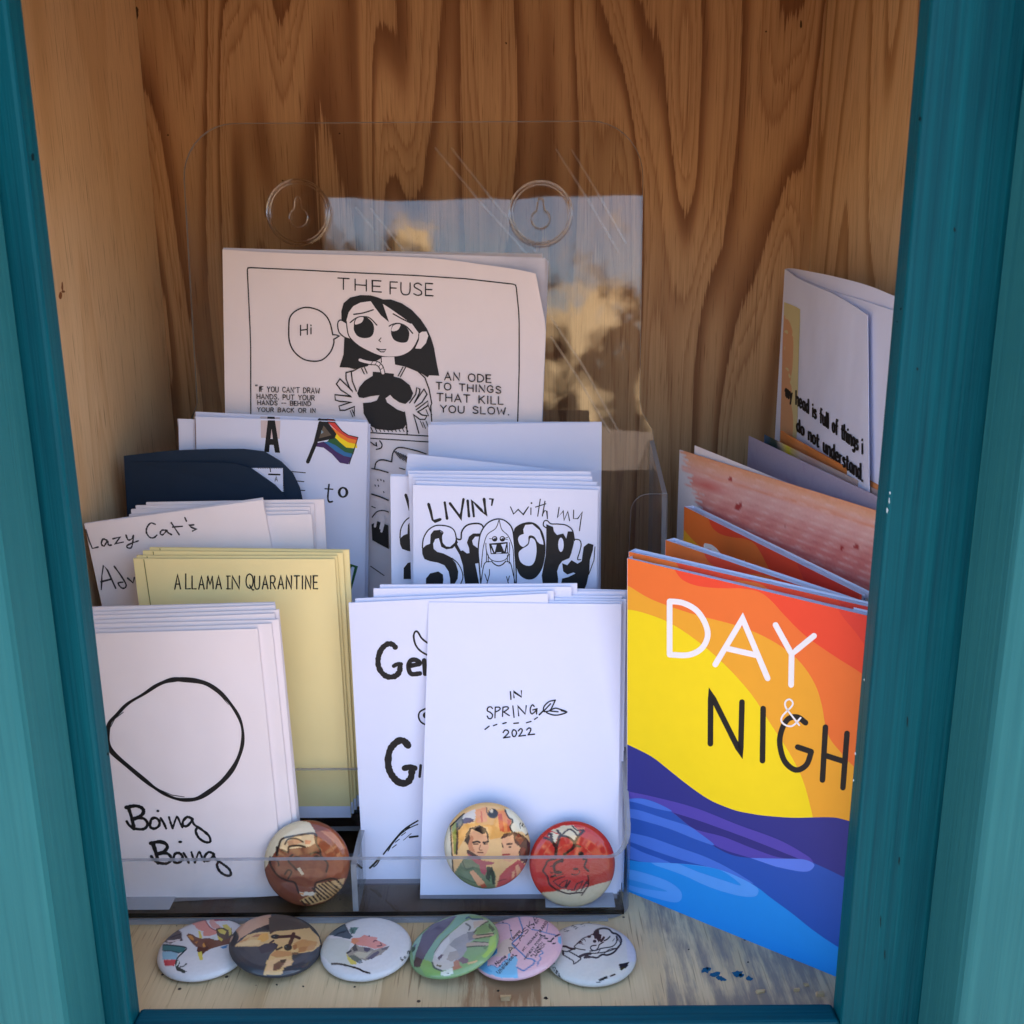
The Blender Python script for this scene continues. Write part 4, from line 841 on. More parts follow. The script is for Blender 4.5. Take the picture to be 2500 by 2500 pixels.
def thumb_art(a):
    a.to(crop(840, 1420, 4)); L = lambda p, w, **k: a.line(INK, p, w, smooth=True, **k)
    L('500,640 470,612 420,612 365,660 335,740 335,820 370,890 430,930 500,922 540,880 546,830', 54, rough=.14); L('486,824 520,806 556,806', 40)
    L('645,822 740,800 700,765 650,772 628,830 655,900 740,897', 46); L('782,770 792,900', 46)
    L('830,610 760,555 720,492 692,492 680,540 700,620 750,680 830,725', 18); L('800,1238 742,1270 728,1320 750,1370 800,1400', 16); a.dot(INK, 800, 1305, 32)
    L('625,1600 580,1555 520,1562 450,1640 430,1760 450,1860 520,1950 600,1968 650,1920 662,1850', 66, rough=.12); L('590,1822 640,1812 690,1822', 56); L('748,1795 738,1905', 26)
    a.to(crop(840, 1780, 4)); L('720,895 600,970 520,1050 440,1150 385,1222', 15); L('720,930 640,965 560,1020 480,1110 430,1190', 10); L('345,1255 300,1310 252,1356', 20); L('350,1270 320,1320 290,1345', 12)
    L('640,1056 720,1046', 18); L('580,1085 655,1020', 6)
    for x, y in ((560, 1040), (500, 1105), (470, 1160), (600, 985)): a.line(INK, [(x, y), (x + 40, y - 30)], 8)
PT = Plane(0, .3415, .0025, 7)
b = booklet('thumb_booklet', 'white booklet with heavy rounded black letters and a thumb, half behind the leaf stack', 'booklet', PT, corners(PT, q=[(852, 1472), (1337, 1449), (1376, 2176), (891, 2199)]), .0011, 4, art=thumb_art)
stack(b, PT, [(1.4, 1.4, 1.0, -.4), (3.0, 4.4, 3.2, -2.2), (4.3, 6.2, 4.2, -2.4)], '# white booklet counted back from the heavy rounded letters', 'white booklets behind the thumb drawing')

# ================================================================== RIGHT-HAND BOOKLETS
PW = Plane(.043, .336, 0, 0, -36.3)
def wave_art(a):
    k = 3.0047; f = crop(1500, 1320, k); a.to(f); C = lambda n, *q: cmat('print_' + n, q)
    dn = lambda t: [(x, y + 1292) for x, y in P(t)]
    Fi = lambda m, p: a.fill(m, p, smooth=False)
    S = lambda t, d=0: [tuple(q) for q in spline([(x, y + d) for x, y in P(t)], k=4)]
    red, red2, org, amb, yel = C('red', 226, 70, 42), C('deep_red', 214, 58, 44), C('orange', 228, 112, 46), C('amber', 228, 162, 42), C('yellow', 236, 212, 16)
    Fi(red, '-40,-40 2600,-40 2600,4000 -40,4000')
    Fi(red2, S('1640,505 1700,590 1760,660 1840,770 1950,900 2300,1250') + [(2500, 500), (1640, 450)])
    Fi(org, [(-40, -40), (430, 180)] + S('452,232 500,288 600,330 720,346 830,350 930,350 1060,375 1150,440 1250,550 1380,680 1500,770 1650,870 1830,985 2200,1250') + [(2600, 1600), (2600, 4000), (-40, 4000)])
    Fi(amb, S('-40,290 60,310 100,330 250,420 400,480 600,545 870,615 1050,680 1230,780 1370,900 1470,1050 1520,1200 1545,1340 1580,1450 1650,1540 1760,1660 2100,1950') + [(2600, 2400), (2600, 4000), (-40, 4000)])
    Fi(yel, S('-40,492 60,500 200,525 400,600 600,730 800,900 1000,1120 1150,1350 1280,1550 1380,1750 1440,1960 1470,2100') + [(1470, 4000), (-40, 4000)])
    ind, pur, dk, blu, lb, sky, lsk, msk = C('indigo', 40, 46, 128), C('purple', 76, 66, 164), C('night', 42, 42, 120), C('blue', 32, 80, 172), C('light_blue', 66, 112, 208), C('sky', 24, 138, 222), C('pale_sky', 82, 154, 234), C('mid_sky', 48, 142, 222)
    bot = [(2600, 4000), (-40, 4000)]
    Fi(ind, S('-40,160 60,190 90,200 270,290 400,390 500,470 600,545 700,610 800,655 900,690 1000,710 1100,725 1300,740 1450,738 1600,738 1700,758 1900,820 2300,960', 1292) + bot)
    Fi(pur, S('-40,520 60,540 300,590 600,670 900,790 1200,900 1400,1010 1455,1060 1462,1100 1420,1134 1330,1130 1180,1090 1000,1035 780,965 600,850 400,720 200,640 -40,600', 1292))
    Fi(dk, S('430,702 560,742 700,790 1000,900 1250,1000 1352,1045 1200,1030 1000,960 800,880 600,828 500,760', 1292))
    Fi(blu, S('-40,610 60,606 200,598 320,636 430,705 580,830 700,930 850,1010 1000,1036 1200,1040 1380,1045 1480,1080 1660,1165 1900,1290 2300,1500', 1292) + bot)
    for t in ('-40,604 80,604 200,600 320,636 424,694 300,672 160,630 60,612', '-40,660 60,670 180,685 350,740 540,800 620,850 735,942 600,900 400,820 200,760 60,728 -40,715', '-40,820 60,840 250,880 450,950 650,1020 800,1090 940,1170 1020,1226 850,1160 700,1105 500,1052 300,985 100,912 -40,880', '-40,900 60,920 200,990 420,1076 250,1072 60,1030 -40,1010'): Fi(lb, S(t, 1292))
    Fi(C('pale_blue', 88, 124, 222), S('1000,1036 1200,1040 1380,1045 1455,1072 1464,1100 1420,1134 1330,1130 1180,1098', 1292))
    Fi(sky, S('-40,1020 60,1040 200,1065 450,1075 650,1095 800,1130 950,1195 1050,1252 1150,1330 1300,1440 1450,1560 1610,1670 1800,1780 2300,2050', 1292) + bot)
    Fi(lsk, S('268,1070 450,1075 650,1095 800,1130 950,1195 1045,1252 1055,1290 1020,1320 900,1310 700,1250 500,1160 300,1090', 1292)); Fi(sky, S('470,1078 650,1098 790,1130 930,1236 800,1200 620,1140', 1292))
    Fi(lsk, S('-40,1090 60,1110 200,1140 380,1200 480,1270 492,1335 440,1362 300,1330 150,1285 60,1250 -40,1230', 1292)); Fi(msk, S('-40,1160 60,1180 250,1230 390,1282 200,1258 60,1220 -40,1200', 1292))
    K = lambda p, sm=False: a.line(INK, p, 41, smooth=sm, rough=.01); Wl = lambda p, sm=False, w=42: a.line(WHITEINK, p, w, smooth=sm, rough=.01)
    Wl('405,836 405,445'); Wl('405,445 500,456 600,510 665,605 684,700 640,790 545,838 405,836', True); Wl('740,908 940,572 1124,1010'); Wl('832,792 1040,840'); Wl('1182,618 1300,832 1464,698'); Wl('1300,832 1296,1058')
    K('704,1490 706,1120 926,1560 936,1184'); K('1091,1232 1086,1614'); K('1402,1336 1340,1294 1270,1312 1224,1400 1214,1500 1250,1620 1330,1682 1408,1645 1444,1548', True); K('1444,1548 1344,1514'); K('1548,1368 1526,1756'); K('1706,1414 1676,1812'); K('1535,1572 1692,1622'); K('1800,1480 2010,1545'); K('1905,1512 1860,1900')
    Wl('1356,1354 1300,1282 1256,1220 1256,1180 1285,1164 1308,1186 1298,1218 1236,1282 1226,1325 1262,1356 1310,1356 1366,1300', True, 13)
a_, b_ = PW.at(1532, 1363), PW.at(2117, 1503); d_ = (b_ - a_) / np.linalg.norm(b_ - a_); c_ = PW.at(1531, 2178); e_ = PW.at(2031, 2387); f_ = (e_ - c_) / np.linalg.norm(e_ - c_)
wb = booklet('wave_booklet', 'bright booklet with a yellow and orange sky over blue waves, standing foremost at the right', 'booklet', PW, [a_, a_ + d_ * .107, c_ + f_ * .107, c_], .0046, 5, cover=PAPER, page=PAPER2, faces=[cmat('print_blue', (32, 80, 172)), cmat('print_mid_sky', (48, 142, 222)), cmat('print_maroon', (112, 22, 26)), cmat('print_cream', (206, 200, 170)), cmat('print_maroon', (112, 22, 26)), cmat('print_sky', (24, 138, 222))], art=wave_art, group='wave-patterned booklets')
dup(wb, -PW.n * .0052 + np.array([-.0018, .0002, .0012]), R(.6), (0, 0, 1), 'wave-patterned booklet right behind the foremost one, only its top edge showing', 'wave-patterned booklets')
base = np.array(wb.location)
for (x, y, yaw, lab) in ((.0600, .3595, -51, 'wave-patterned booklet showing an orange strip behind the two front ones'), (.0745, .4075, -67.5, 'wave-patterned booklet rearmost of its kind, in front of the pink painted one')):
    Y = R(yaw); ctr = np.array([x + .0535 * math.cos(Y), y + .0535 * math.sin(Y), base[2]])
    dup(wb, ctr - base, R(yaw + 36.3), (0, 0, 1), lab, 'wave-patterned booklets')

def sheet_down(g, pl, top, t, m, z0=.0006, flare=0.):
    """upright sheet with the given top edge, hanging straight down to the floor"""
    A = [pl.at(*p) for p in spline(top, k=8)]; n = pl.n; Bv = []; L = (A[-1] - pl.q) @ pl.r
    for p in A:
        sx = (p - pl.q) @ pl.r; sx += flare * (p[2] - z0) * max(0, sx / L); b_ = pl.q + pl.r * sx + n * (pl.along(sx) if pl.along else 0); Bv.append(np.array([b_[0], b_[1], z0]))
    k = len(A)
    V = A + Bv; V2 = [p - n * t for p in V]
    fs = []
    for i in range(k - 1): fs += [(i, k + i, k + i + 1, i + 1), (2 * k + i, 2 * k + i + 1, 3 * k + i + 1, 3 * k + i)]
    for i in range(k - 1): fs += [(i, i + 1, 2 * k + i + 1, 2 * k + i), (k + i, 3 * k + i, 3 * k + i + 1, k + i + 1)]
    fs += [(0, 2 * k, 3 * k, k), (k - 1, 2 * k - 1, 4 * k - 1, 3 * k - 1)]
    g.add(V + V2, fs, m)

# painted booklet: colour is a brushed wash, computed per point of a fine sheet
def smooth_noise(x, y, seed, n=5):
    r = np.random.default_rng(seed); o = 0
    for i in range(n):
        a = r.uniform(0, 6.28); f = 2. ** i; o = o + np.sin((x * math.cos(a) + y * math.sin(a)) * f + r.uniform(0, 6.28)) / f ** .8
    return o / 2
def wash_color(px, py):
    X = (px - 1600) * 3.22; Y = (py - 1000) * 3.22
    t = Y - (315 + (X - 190) * .3096)                    # distance below the top edge
    L = lambda *q: np.array(lin(*q)[:3])
    c = np.zeros(X.shape + (3,)); c[:] = L(226, 168, 136)
    mix = lambda w, q: c.__imul__(1 - w[..., None]) is None or c.__iadd__(w[..., None] * L(*q))
    s = lambda a, b, v: np.clip((v - a) / (b - a), 0, 1)
    n1 = smooth_noise(X / 160, t / 22, 3); n2 = smooth_noise(X / 60, t / 9, 5); n3 = smooth_noise(X / 30, t / 5, 8)
    mix(s(40, 150, t + 18 * n1), (226, 172, 162)); mix(.7 * s(230, 330, t + 25 * n1), (216, 134, 124)); mix(.8 * s(330, 460, t + 25 * n1), (214, 116, 108))
    mix(.55 * np.clip(1 - np.abs(t - 130 - 14 * n1) / 22, 0, 1) * s(300, 500, X), (222, 130, 70)); mix(.55 * s(.1, .9, n2) * s(110, 420, t), (196, 92, 90)); mix(.5 * s(.2, 1., -n2), (238, 206, 198)); mix(.25 * s(.3, 1., n3), (236, 190, 170))
    mix(.8 * np.clip(1 - np.hypot((X - 400) / 240, (t - 215) / 60), 0, 1), (205, 82, 74)); mix(.5 * s(60, 10, t + 8 * n2), (222, 140, 88))
    for x, y, r in ((650, 765, 26), (670, 742, 14), (1580, 1075, 24), (1465, 1090, 16), (1130, 705, 7), (1020, 915, 12), (1155, 960, 7), (590, 545, 16)):
        d = np.hypot(X - x, (Y - y) * 1.1) / r + .25 * n3; mix(s(1.15, .8, d) * (.9 if r > 13 else .5), (165, 34, 34))
    edge = 225 + .10 * t + 45 * n3 + 40 * n2 + np.clip((t - 150) * .35, 0, 120)
    w = s(edge + 14, edge - 14, X); mix(w, (214, 208, 212))
    return c
def colour_grid(name, parent, origin, pts, fn, m, t, n):
    """pts: (rows, cols, 3) grid of a thin sheet; colours from each point's place in the drawing"""
    r, c_ = pts.shape[:2]; V = pts.reshape(-1, 3); B = V - n * t; k = len(V)
    fs = [(j * c_ + i, (j + 1) * c_ + i, (j + 1) * c_ + i + 1, j * c_ + i + 1) for j in range(r - 1) for i in range(c_ - 1)]
    fs += [tuple(k + q for q in reversed(f)) for f in fs]
    rim = list(range(c_)) + [j * c_ + c_ - 1 for j in range(1, r)] + [(r - 1) * c_ + i for i in range(c_ - 2, -1, -1)] + [j * c_ for j in range(r - 2, 0, -1)]
    fs += [(a, b, b + k, a + k) for a, b in zip(rim, rim[1:] + rim[:1])]
    g = MB(); g.add(np.vstack([V, B]), fs, m); o = g.build(name, parent, origin)
    pp = np.array([project(p) for p in V]); C = fn(pp[:, 0], pp[:, 1])
    at = o.data.color_attributes.new('Print', 'FLOAT_COLOR', 'POINT'); full = np.ones((2 * k, 4)); full[:k, :3] = C; full[k:, :3] = C; at.data.foreach_set('color', full.ravel().astype(np.float32))
    return o
PWC = Plane(.072, .431, .15, 0, -64.3)
def painted():
    A, Bp = PWC.at(1659, 1098), PWC.at(2141, 1247); d = (Bp - A) / np.linalg.norm(Bp - A); Bp = A + d * .116
    org = np.array([(A[0] + Bp[0]) / 2, (A[1] + Bp[1]) / 2, 0]); root = thing('painted_booklet', 'booklet with a pink and salmon brushed wash and dark red drops, behind the wave booklets', 'booklet', org)
    u = np.linspace(0, 1, 240); v = np.linspace(0, 1, 180); top = A[None] + (Bp - A)[None] * u[:, None]
    bottom = top.copy(); bottom[:, 2] = .0008; bottom[:, :2] += .0004
    # a slight sideways curl of the free corner
    g = top[None] + (bottom - top)[None] * v[:, None, None]
    colour_grid('front_cover', root, org, g, wash_color, WASH, .0003, PWC.n)
    m = MB()
    for i, (dx, dz, pm) in enumerate(((.004, -.0006, flat('tinted_page', (.50, .47, .36), .8, .2, .3, 40)), (.0075, .003, PAPERW), (.0090, .0024, flat('mauve_page', (.52, .40, .50), .8, .2, .35, 60)))):
        off = -PWC.n * (.0012 + .0011 * i); a = A + off + d * dx + np.array([0, 0, dz]); b = Bp + off + np.array([0, 0, -.003 - .001 * i])
        q = [a, np.array([a[0], a[1], .0009]), np.array([b[0], b[1], .0009]), b]; m.slab(q, PWC.n, .0003, pm)
    m.build('inner_pages', root, org)
    m = MB(); off = -PWC.n * .0052; a, b = A + off + d * .008 - np.array([0, 0, .002]), Bp + off - np.array([0, 0, .006]); m.slab([a, np.array([a[0], a[1], .0009]), np.array([b[0], b[1], .0009]), b], PWC.n, .0003, PAPERW); m.build('back_cover', root, org)
painted()
def fanned():
    org = (.113, .39, 0); root = thing('fanned_booklet', 'open booklet with fanned mauve, green-yellow and orange painted leaves behind the pink one', 'booklet', org)
    def leaf_col(kind):
        def f(px, py):
            X = (px - 1600) * 3.22; Y = (py - 1000) * 3.22; n1 = smooth_noise(X / 55, Y / 130, 21 + kind); n2 = smooth_noise(X / 25, Y / 40, 31 + kind); L = lambda *q: np.array(lin(*q)[:3])
            c0, c1 = [((168, 158, 178), (138, 112, 160)), ((196, 170, 160), (188, 140, 130)), ((212, 130, 68), (224, 152, 98))][kind]
            w = np.clip(.5 * n1 + .25 * n2, 0, 1)[:, None]; c = L(*c0)[None] * (1 - w) + L(*c1)[None] * w
            if kind == 1:
                w = np.clip(1 - np.abs(X - 1050 + 30 * n1) / 90, 0, 1)[:, None]; c = c * (1 - w) + L(222, 200, 40)[None] * w
                w = np.clip((1010 - X + 40 * n2) / 50, 0, 1)[:, None]; c = c * (1 - w) + L(52, 70, 62)[None] * w
                w = np.clip((900 - X + 30 * n2) / 30, 0, 1)[:, None]; c = c * (1 - w) + L(60, 92, 122)[None] * w
            return c
        return f
    for kind, (x, y, z, yaw, tl, ln, lab) in enumerate(((.1015, .439, .155, -77.6, (1828, 1064), .104, 'mauve-grey washed leaf'), (.1085, .4395, .155, -79.5, (1866, 1061), .103, 'leaf painted green and yellow near its fold'), (.1155, .4405, .155, -83.5, (1907, 1052), .103, 'orange painted leaf'))):
        pl = Plane(x, y, z, 0, yaw); A = pl.at(*tl); rr, uu = axes(pl); Bp = A + rr * ln - uu * .003
        u = np.linspace(0, 1, 60); v = np.linspace(0, 1, 60); top = A[None] + (Bp - A)[None] * u[:, None]; bot = top.copy(); bot[:, 2] = .0008
        o = colour_grid('leaf', root, org, top[None] + (bot - top)[None] * v[:, None, None], leaf_col(kind), WASH, .00025, pl.n); o['label'] = lab
fanned()
def slogan():
    c = crop(1880, 630, 6); bul = lambda k: (lambda t: k * max(0, t / .1) ** 1.5)
    PMc = Plane(.120, .462, .2, 0, -85.5, along=bul(.004)); PMm = Plane(.1215, .462, .2, 0, -86.5, along=bul(.0015)); PMb = Plane(.1225, .462, .2, 0, -87.5)
    org = (.124, .41, 0); root = thing('slogan_booklet', 'tall white booklet standing open against the right wall, two lines of bold type', 'booklet', org)
    g = MB(); top = c(P('215,165 300,218 400,290 560,365 700,425 880,500 1000,565 1100,622 1250,715 1425,835')); sheet_down(g, PMc, top, .0003, PAPER, flare=.26)
    a = Art(g, PMc, c, .00025); yl, og = cmat('wash_yellow', (208, 198, 146)), cmat('wash_orange', (210, 160, 118))
    a.fill(yl, '206,645 300,680 380,715 440,752 438,900 425,1300 410,1800 405,2300 385,2700 330,2720 150,2720 180,1500'); a.fill(og, '205,835 255,890 295,955 325,1050 342,1200 338,1400 330,1600 300,1800 318,1932 312,2150 335,2300 340,2450 320,2720 140,2720 165,2000 185,1200')
    a.to(crop(1880, 900, 6)); a.text(INK, 'my head is full of things i', 222, 402, 1352, 1248, 188, 25, 236, gap=2.6, jit=.05); a.text(INK, 'do not understand.', 392, 905, 1352, 1648, 178, 27, 232, gap=2.5, jit=.05)
    g.build('front_cover', root, org)
    g = MB(); sheet_down(g, PMm, c(P('230,175 450,300 800,440 1100,540 1450,650 1860,782 2100,860')), .0003, PAPER); g.build('inner_pages', root, org)
    g = MB(); sheet_down(g, PMb, c(P('215,162 300,150 500,182 900,262 1400,392 1870,577 2150,680')), .0003, PAPER); g.build('back_cover', root, org)
slogan()

# ================================================================== BUTTON BADGES
def paint(items, X, Y, cr_s=8):
    C = np.zeros((len(X), 3)); 
    for it in items:
        colr = np.array(lin(*it[1])[:3])
        if it[0] == 'base': C[:] = colr; continue
        if it[0] == 'p':
            pts = np.array(P(it[2])); ins = np.zeros(len(X), bool); n = len(pts)
            for i in range(n):
                (x0, y0), (x1, y1) = pts[i], pts[(i + 1) % n]
                with np.errstate(divide='ignore', invalid='ignore'):
                    ins ^= ((y0 > Y) != (y1 > Y)) & (X < (x1 - x0) * (Y - y0) / (y1 - y0 + 1e-12) + x0)
            C[ins] = colr
        elif it[0] == 'l':
            pts = spline(P(it[2]), k=4) if it[2].count(' ') > 1 else P(it[2]); w = it[3] * (1.6 if cr_s > 5 else 2.2); D = np.full(len(X), 1e9)
            for a, b in zip(pts, pts[1:]):
                a, b = np.array(a), np.array(b); d = b - a; L2 = d @ d + 1e-9; t = np.clip(((X - a[0]) * d[0] + (Y - a[1]) * d[1]) / L2, 0, 1); D = np.minimum(D, np.hypot(X - a[0] - t * d[0], Y - a[1] - t * d[1]))
            k = np.clip((w / 2 - D) / 6 + .5, 0, 1)[:, None]; C = C * (1 - k) + colr * k
        elif it[0] == 'e':
            cx, cy, rx, ry = it[2]; k = np.clip((1 - np.hypot((X - cx) / rx, (Y - cy) / ry)) * min(rx, ry) / 6 + .5, 0, 1)[:, None]; C = C * (1 - k) + colr * k
        elif it[0] == 't':
            t, x0, y0, x1, y1, h, w = it[2:]; tot = sum(GL.get(q, (4, []))[0] + 2.4 for q in t) - 2.4; p0 = 0; d = np.array([x1 - x0, y1 - y0]); un = d / np.linalg.norm(d); up = np.array([un[1], -un[0]])
            for q in t:
                gw, st = GL.get(q, (4, []))
                for sm, pts in st:
                    pp = [np.array([x0, y0]) + d * (p0 + gx) / tot + up * h * (10 - gy) / 10 for gx, gy in pts]
                    C2 = paint([('raw', it[1], pp, w)], X, Y); k = C2[:, :1]; C = C * (1 - k) + colr * k
                p0 += gw + 2.4
        elif it[0] == 'raw':
            D = np.full(len(X), 1e9)
            for a, b in zip(it[2], it[2][1:]):
                d = b - a; L2 = d @ d + 1e-9; t = np.clip(((X - a[0]) * d[0] + (Y - a[1]) * d[1]) / L2, 0, 1); D = np.minimum(D, np.hypot(X - a[0] - t * d[0], Y - a[1] - t * d[1]))
            C = np.repeat(np.clip((it[3] / 2 - D) / 5 + .5, 0, 1)[:, None], 3, 1)
    return C
RB = .0156
PROF = [(0, .0043), (.004, .00424), (.008, .0041), (.0112, .00385), (.0134, .0035), (.0146, .0030), (.0152, .0025), (.0155, .0020), (.0156, .0016), (.0154, .0011), (.0150, .0009)]
def badge(label, C, U, items, cr, spin=0., pin=True, group='round badges lying on the cabinet floor'):
    """button badge: printed dome over a metal shell with a wire pin; C = centre of its back, U = the way it faces"""
    U = np.array(U, float); U /= np.linalg.norm(U); ex = np.cross(np.array([0, 1., 0]), U); ex /= np.linalg.norm(ex); ey = np.cross(U, ex)
    root = thing('button_badge', label, 'badge', C, group)
    K = 200; rr = []; 
    prof = np.array(PROF); s = np.concatenate([[0], np.cumsum(np.hypot(*np.diff(prof, axis=0).T))]); ss = np.linspace(0, s[-1], 64); pr = np.interp(ss, s, prof[:, 0]); pz = np.interp(ss, s, prof[:, 1])
    V = [C + U * pz[0]]; ang = np.linspace(0, 2 * math.pi, K, endpoint=False)
    for r_, z_ in zip(pr[1:], pz[1:]): V += [C + U * z_ + r_ * (math.cos(a) * ex + math.sin(a) * ey) for a in ang]
    fs = [(0, 1 + i, 1 + (i + 1) % K) for i in range(K)]
    for j in range(len(pr) - 2):
        o = 1 + j * K; fs += [(o + i, o + K + i, o + K + (i + 1) % K, o + (i + 1) % K) for i in range(K)]
    g = MB(); g.add(V, fs, BUTTON); o = g.build('printed_face', root, C, smooth=True)
    pp = np.array([project(p) for p in V]); x0, y0, sc = cr; colr = paint(items, (pp[:, 0] - x0) * sc, (pp[:, 1] - y0) * sc, sc) * np.array([.84, .80, .72])
    at = o.data.color_attributes.new('Print', 'FLOAT_COLOR', 'POINT'); full = np.ones((len(V), 4)); full[:, :3] = colr; at.data.foreach_set('color', full.ravel().astype(np.float32))
    g = MB(); ring_ = lambda r_, z_: [C + U * z_ + r_ * (math.cos(a) * ex + math.sin(a) * ey) for a in ang[::5]]
    a, b = ring_(.0151, .0011), ring_(.0128, .0007); n = len(a)
    g.add(a + b, [(i, (i + 1) % n, n + (i + 1) % n, n + i) for i in range(n)] + [tuple(range(2 * n - 1, n - 1, -1))], METAL); g.build('back_shell', root, C, smooth=False)
    if pin:
        g = MB(); a0 = spin; q = lambda x, y, z: C + U * z + x * (math.cos(a0) * ex + math.sin(a0) * ey) + y * (-math.sin(a0) * ex + math.cos(a0) * ey)
        global nA; old = nA; nA = U
        tubeline(g, [q(-.0125, .0045, .00045), q(-.008, .0045, .0004), q(.008, .0042, .0004), q(.0128, .002, .00045), q(.0136, -.001, .00045), q(.012, -.003, .00045)], .0004, METAL); nA = old
        g.build('wire_pin', root, C, smooth=True)
    return root
S8 = 7.98347
K0 = (30, 26, 28)
b1 = [('base', (222, 220, 226)), ('p', (226, 150, 140), '670,310 900,240 950,255 1060,430 1200,500 1180,560 1050,600 930,600 930,510 820,470'), ('p', (222, 165, 158), '1040,330 1060,240 1400,240 1400,300 1150,320 1280,430 1150,460 1090,430'), ('p', (160, 70, 98), '1130,268 1400,268 1410,304 1150,302'), ('l', (150, 60, 70), '950,260 1060,430 1200,500', 12),
      ('p', (118, 70, 52), '600,590 640,548 720,570 800,622 900,650 1040,640 1200,682 1430,600 1560,560 1560,740 1300,782 1100,842 980,902 900,972 800,892 820,832 740,772 680,702'), ('p', (92, 52, 40), '820,800 960,840 1000,790 1040,840 960,900 890,970 800,890'), ('p', (206, 138, 58), '630,592 700,590 750,650 740,692 680,662'), ('p', (190, 120, 60), '760,720 830,690 800,760'), ('p', (206, 140, 60), '910,770 940,730 975,800 930,820'), ('p', (228, 210, 98), '830,490 880,520 912,642 850,642'),
      ('p', (100, 80, 66), '1170,460 1230,440 1480,440 1500,600 1300,700 1200,600'), ('p', (224, 206, 104), '1210,480 1300,460 1382,520 1340,572 1250,540'), ('p', (222, 206, 112), '1300,380 1380,370 1472,450 1480,560 1432,602 1420,482 1330,440'), ('p', (224, 204, 92), '1200,590 1310,660 1290,710 1220,660'), ('p', (210, 216, 206), '1090,620 1140,610 1180,680 1140,680'), ('p', (226, 206, 88), '810,922 900,902 922,1060 862,1078'),
      ('p', (94, 80, 84), '160,720 180,600 380,430 430,460 510,540 510,622 540,692 400,702 280,752'), ('p', (216, 204, 206), '210,690 330,680 480,655 470,690 330,715 240,720'), ('l', (54, 46, 58), '250,640 400,590 490,560', 14), ('l', (54, 46, 58), '260,600 380,520 440,500', 12),
      ('p', (60, 118, 122), '130,765 300,780 592,826 540,912 450,930 300,892 130,892'), ('l', (24, 50, 60), '150,768 330,782 592,826 540,912 440,1010 390,1100', 18), ('l', (24, 50, 60), '150,892 300,892 460,932', 12), ('p', (150, 192, 216), '130,905 300,900 445,940 400,1056 130,1056'), ('p', (206, 72, 80), '150,1062 395,1062 360,1185 180,1185'), ('p', (54, 60, 56), '380,1110 440,1060 480,1120 440,1200 600,1290 560,1330 400,1260'), ('p', (220, 226, 220), '420,1090 460,1080 450,1140 400,1190'), ('l', (54, 60, 56), '480,1200 540,1190 600,1140', 14), ('p', (70, 132, 190), '1260,812 1420,772 1380,832 1300,852')]
b2 = [('base', (62, 64, 72)), ('p', (200, 158, 132), '40,700 200,480 500,280 900,220 870,380 840,460 600,560 420,652 300,722 140,880'), ('p', (214, 176, 122), '140,882 300,780 450,642 700,600 900,600 1200,560 1640,520 1820,700 1860,850 1700,980 1400,1020 1300,1000 1300,1150 1334,1160 1280,1252 1150,1292 1100,1440 750,1440 800,1200 870,1050 1000,920 900,832 650,882'), ('p', (84, 72, 64), '850,330 1000,250 1250,270 1660,490 1640,522 1200,572 600,602 850,470'), ('p', (52, 46, 48), '420,650 600,540 850,450 860,560 600,605 480,650'),
      ('p', (222, 166, 84), '700,630 830,620 852,742 750,792 600,782'), ('p', (176, 120, 84), '500,700 600,650 700,640 640,700'), ('p', (222, 190, 140), '200,850 500,750 700,760 640,850 300,880'), ('p', (196, 142, 92), '250,800 480,700 420,760 300,800'), ('p', (52, 46, 58), '760,830 960,810 1030,850 1000,930 900,980 700,1020 640,900'), ('e', (40, 36, 40), (978, 692, 92, 46)), ('e', (40, 36, 40), (1222, 902, 80, 66)), ('e', (120, 130, 140), (952, 690, 10, 8)), ('e', (120, 130, 140), (1182, 890, 10, 8)), ('l', (74, 42, 34), '1050,696 1180,690 1330,682 1444,722', 36), ('l', (74, 42, 34), '1330,640 1300,740 1262,830', 46), ('l', (80, 56, 48), '880,620 930,590', 24), ('l', (70, 50, 44), '1000,950 1100,902', 26), ('l', (70, 50, 44), '870,820 940,770', 24),
      ('p', (198, 146, 92), '1320,830 1500,740 1810,800 1720,950 1480,985'), ('p', (170, 112, 70), '1310,860 1390,840 1400,920 1330,960'), ('p', (182, 128, 82), '1440,900 1600,880 1560,980 1420,1000'), ('p', (122, 88, 66), '1290,1000 1420,1000 1400,1040 1300,1040'), ('p', (192, 138, 92), '870,1052 1000,962 1280,982 1302,1062 1000,1102'), ('p', (220, 180, 136), '830,1180 1000,1110 1200,1110 1300,1170 1250,1250 1100,1290 1000,1330 800,1400'), ('p', (118, 84, 70), '950,1232 1080,1152 1190,1142 1150,1220 1050,1342 920,1352'), ('p', (78, 58, 52), '1060,1150 1190,1130 1170,1190 1090,1210'), ('l', (44, 44, 50), '110,640 170,620 210,700 150,830', 70)]
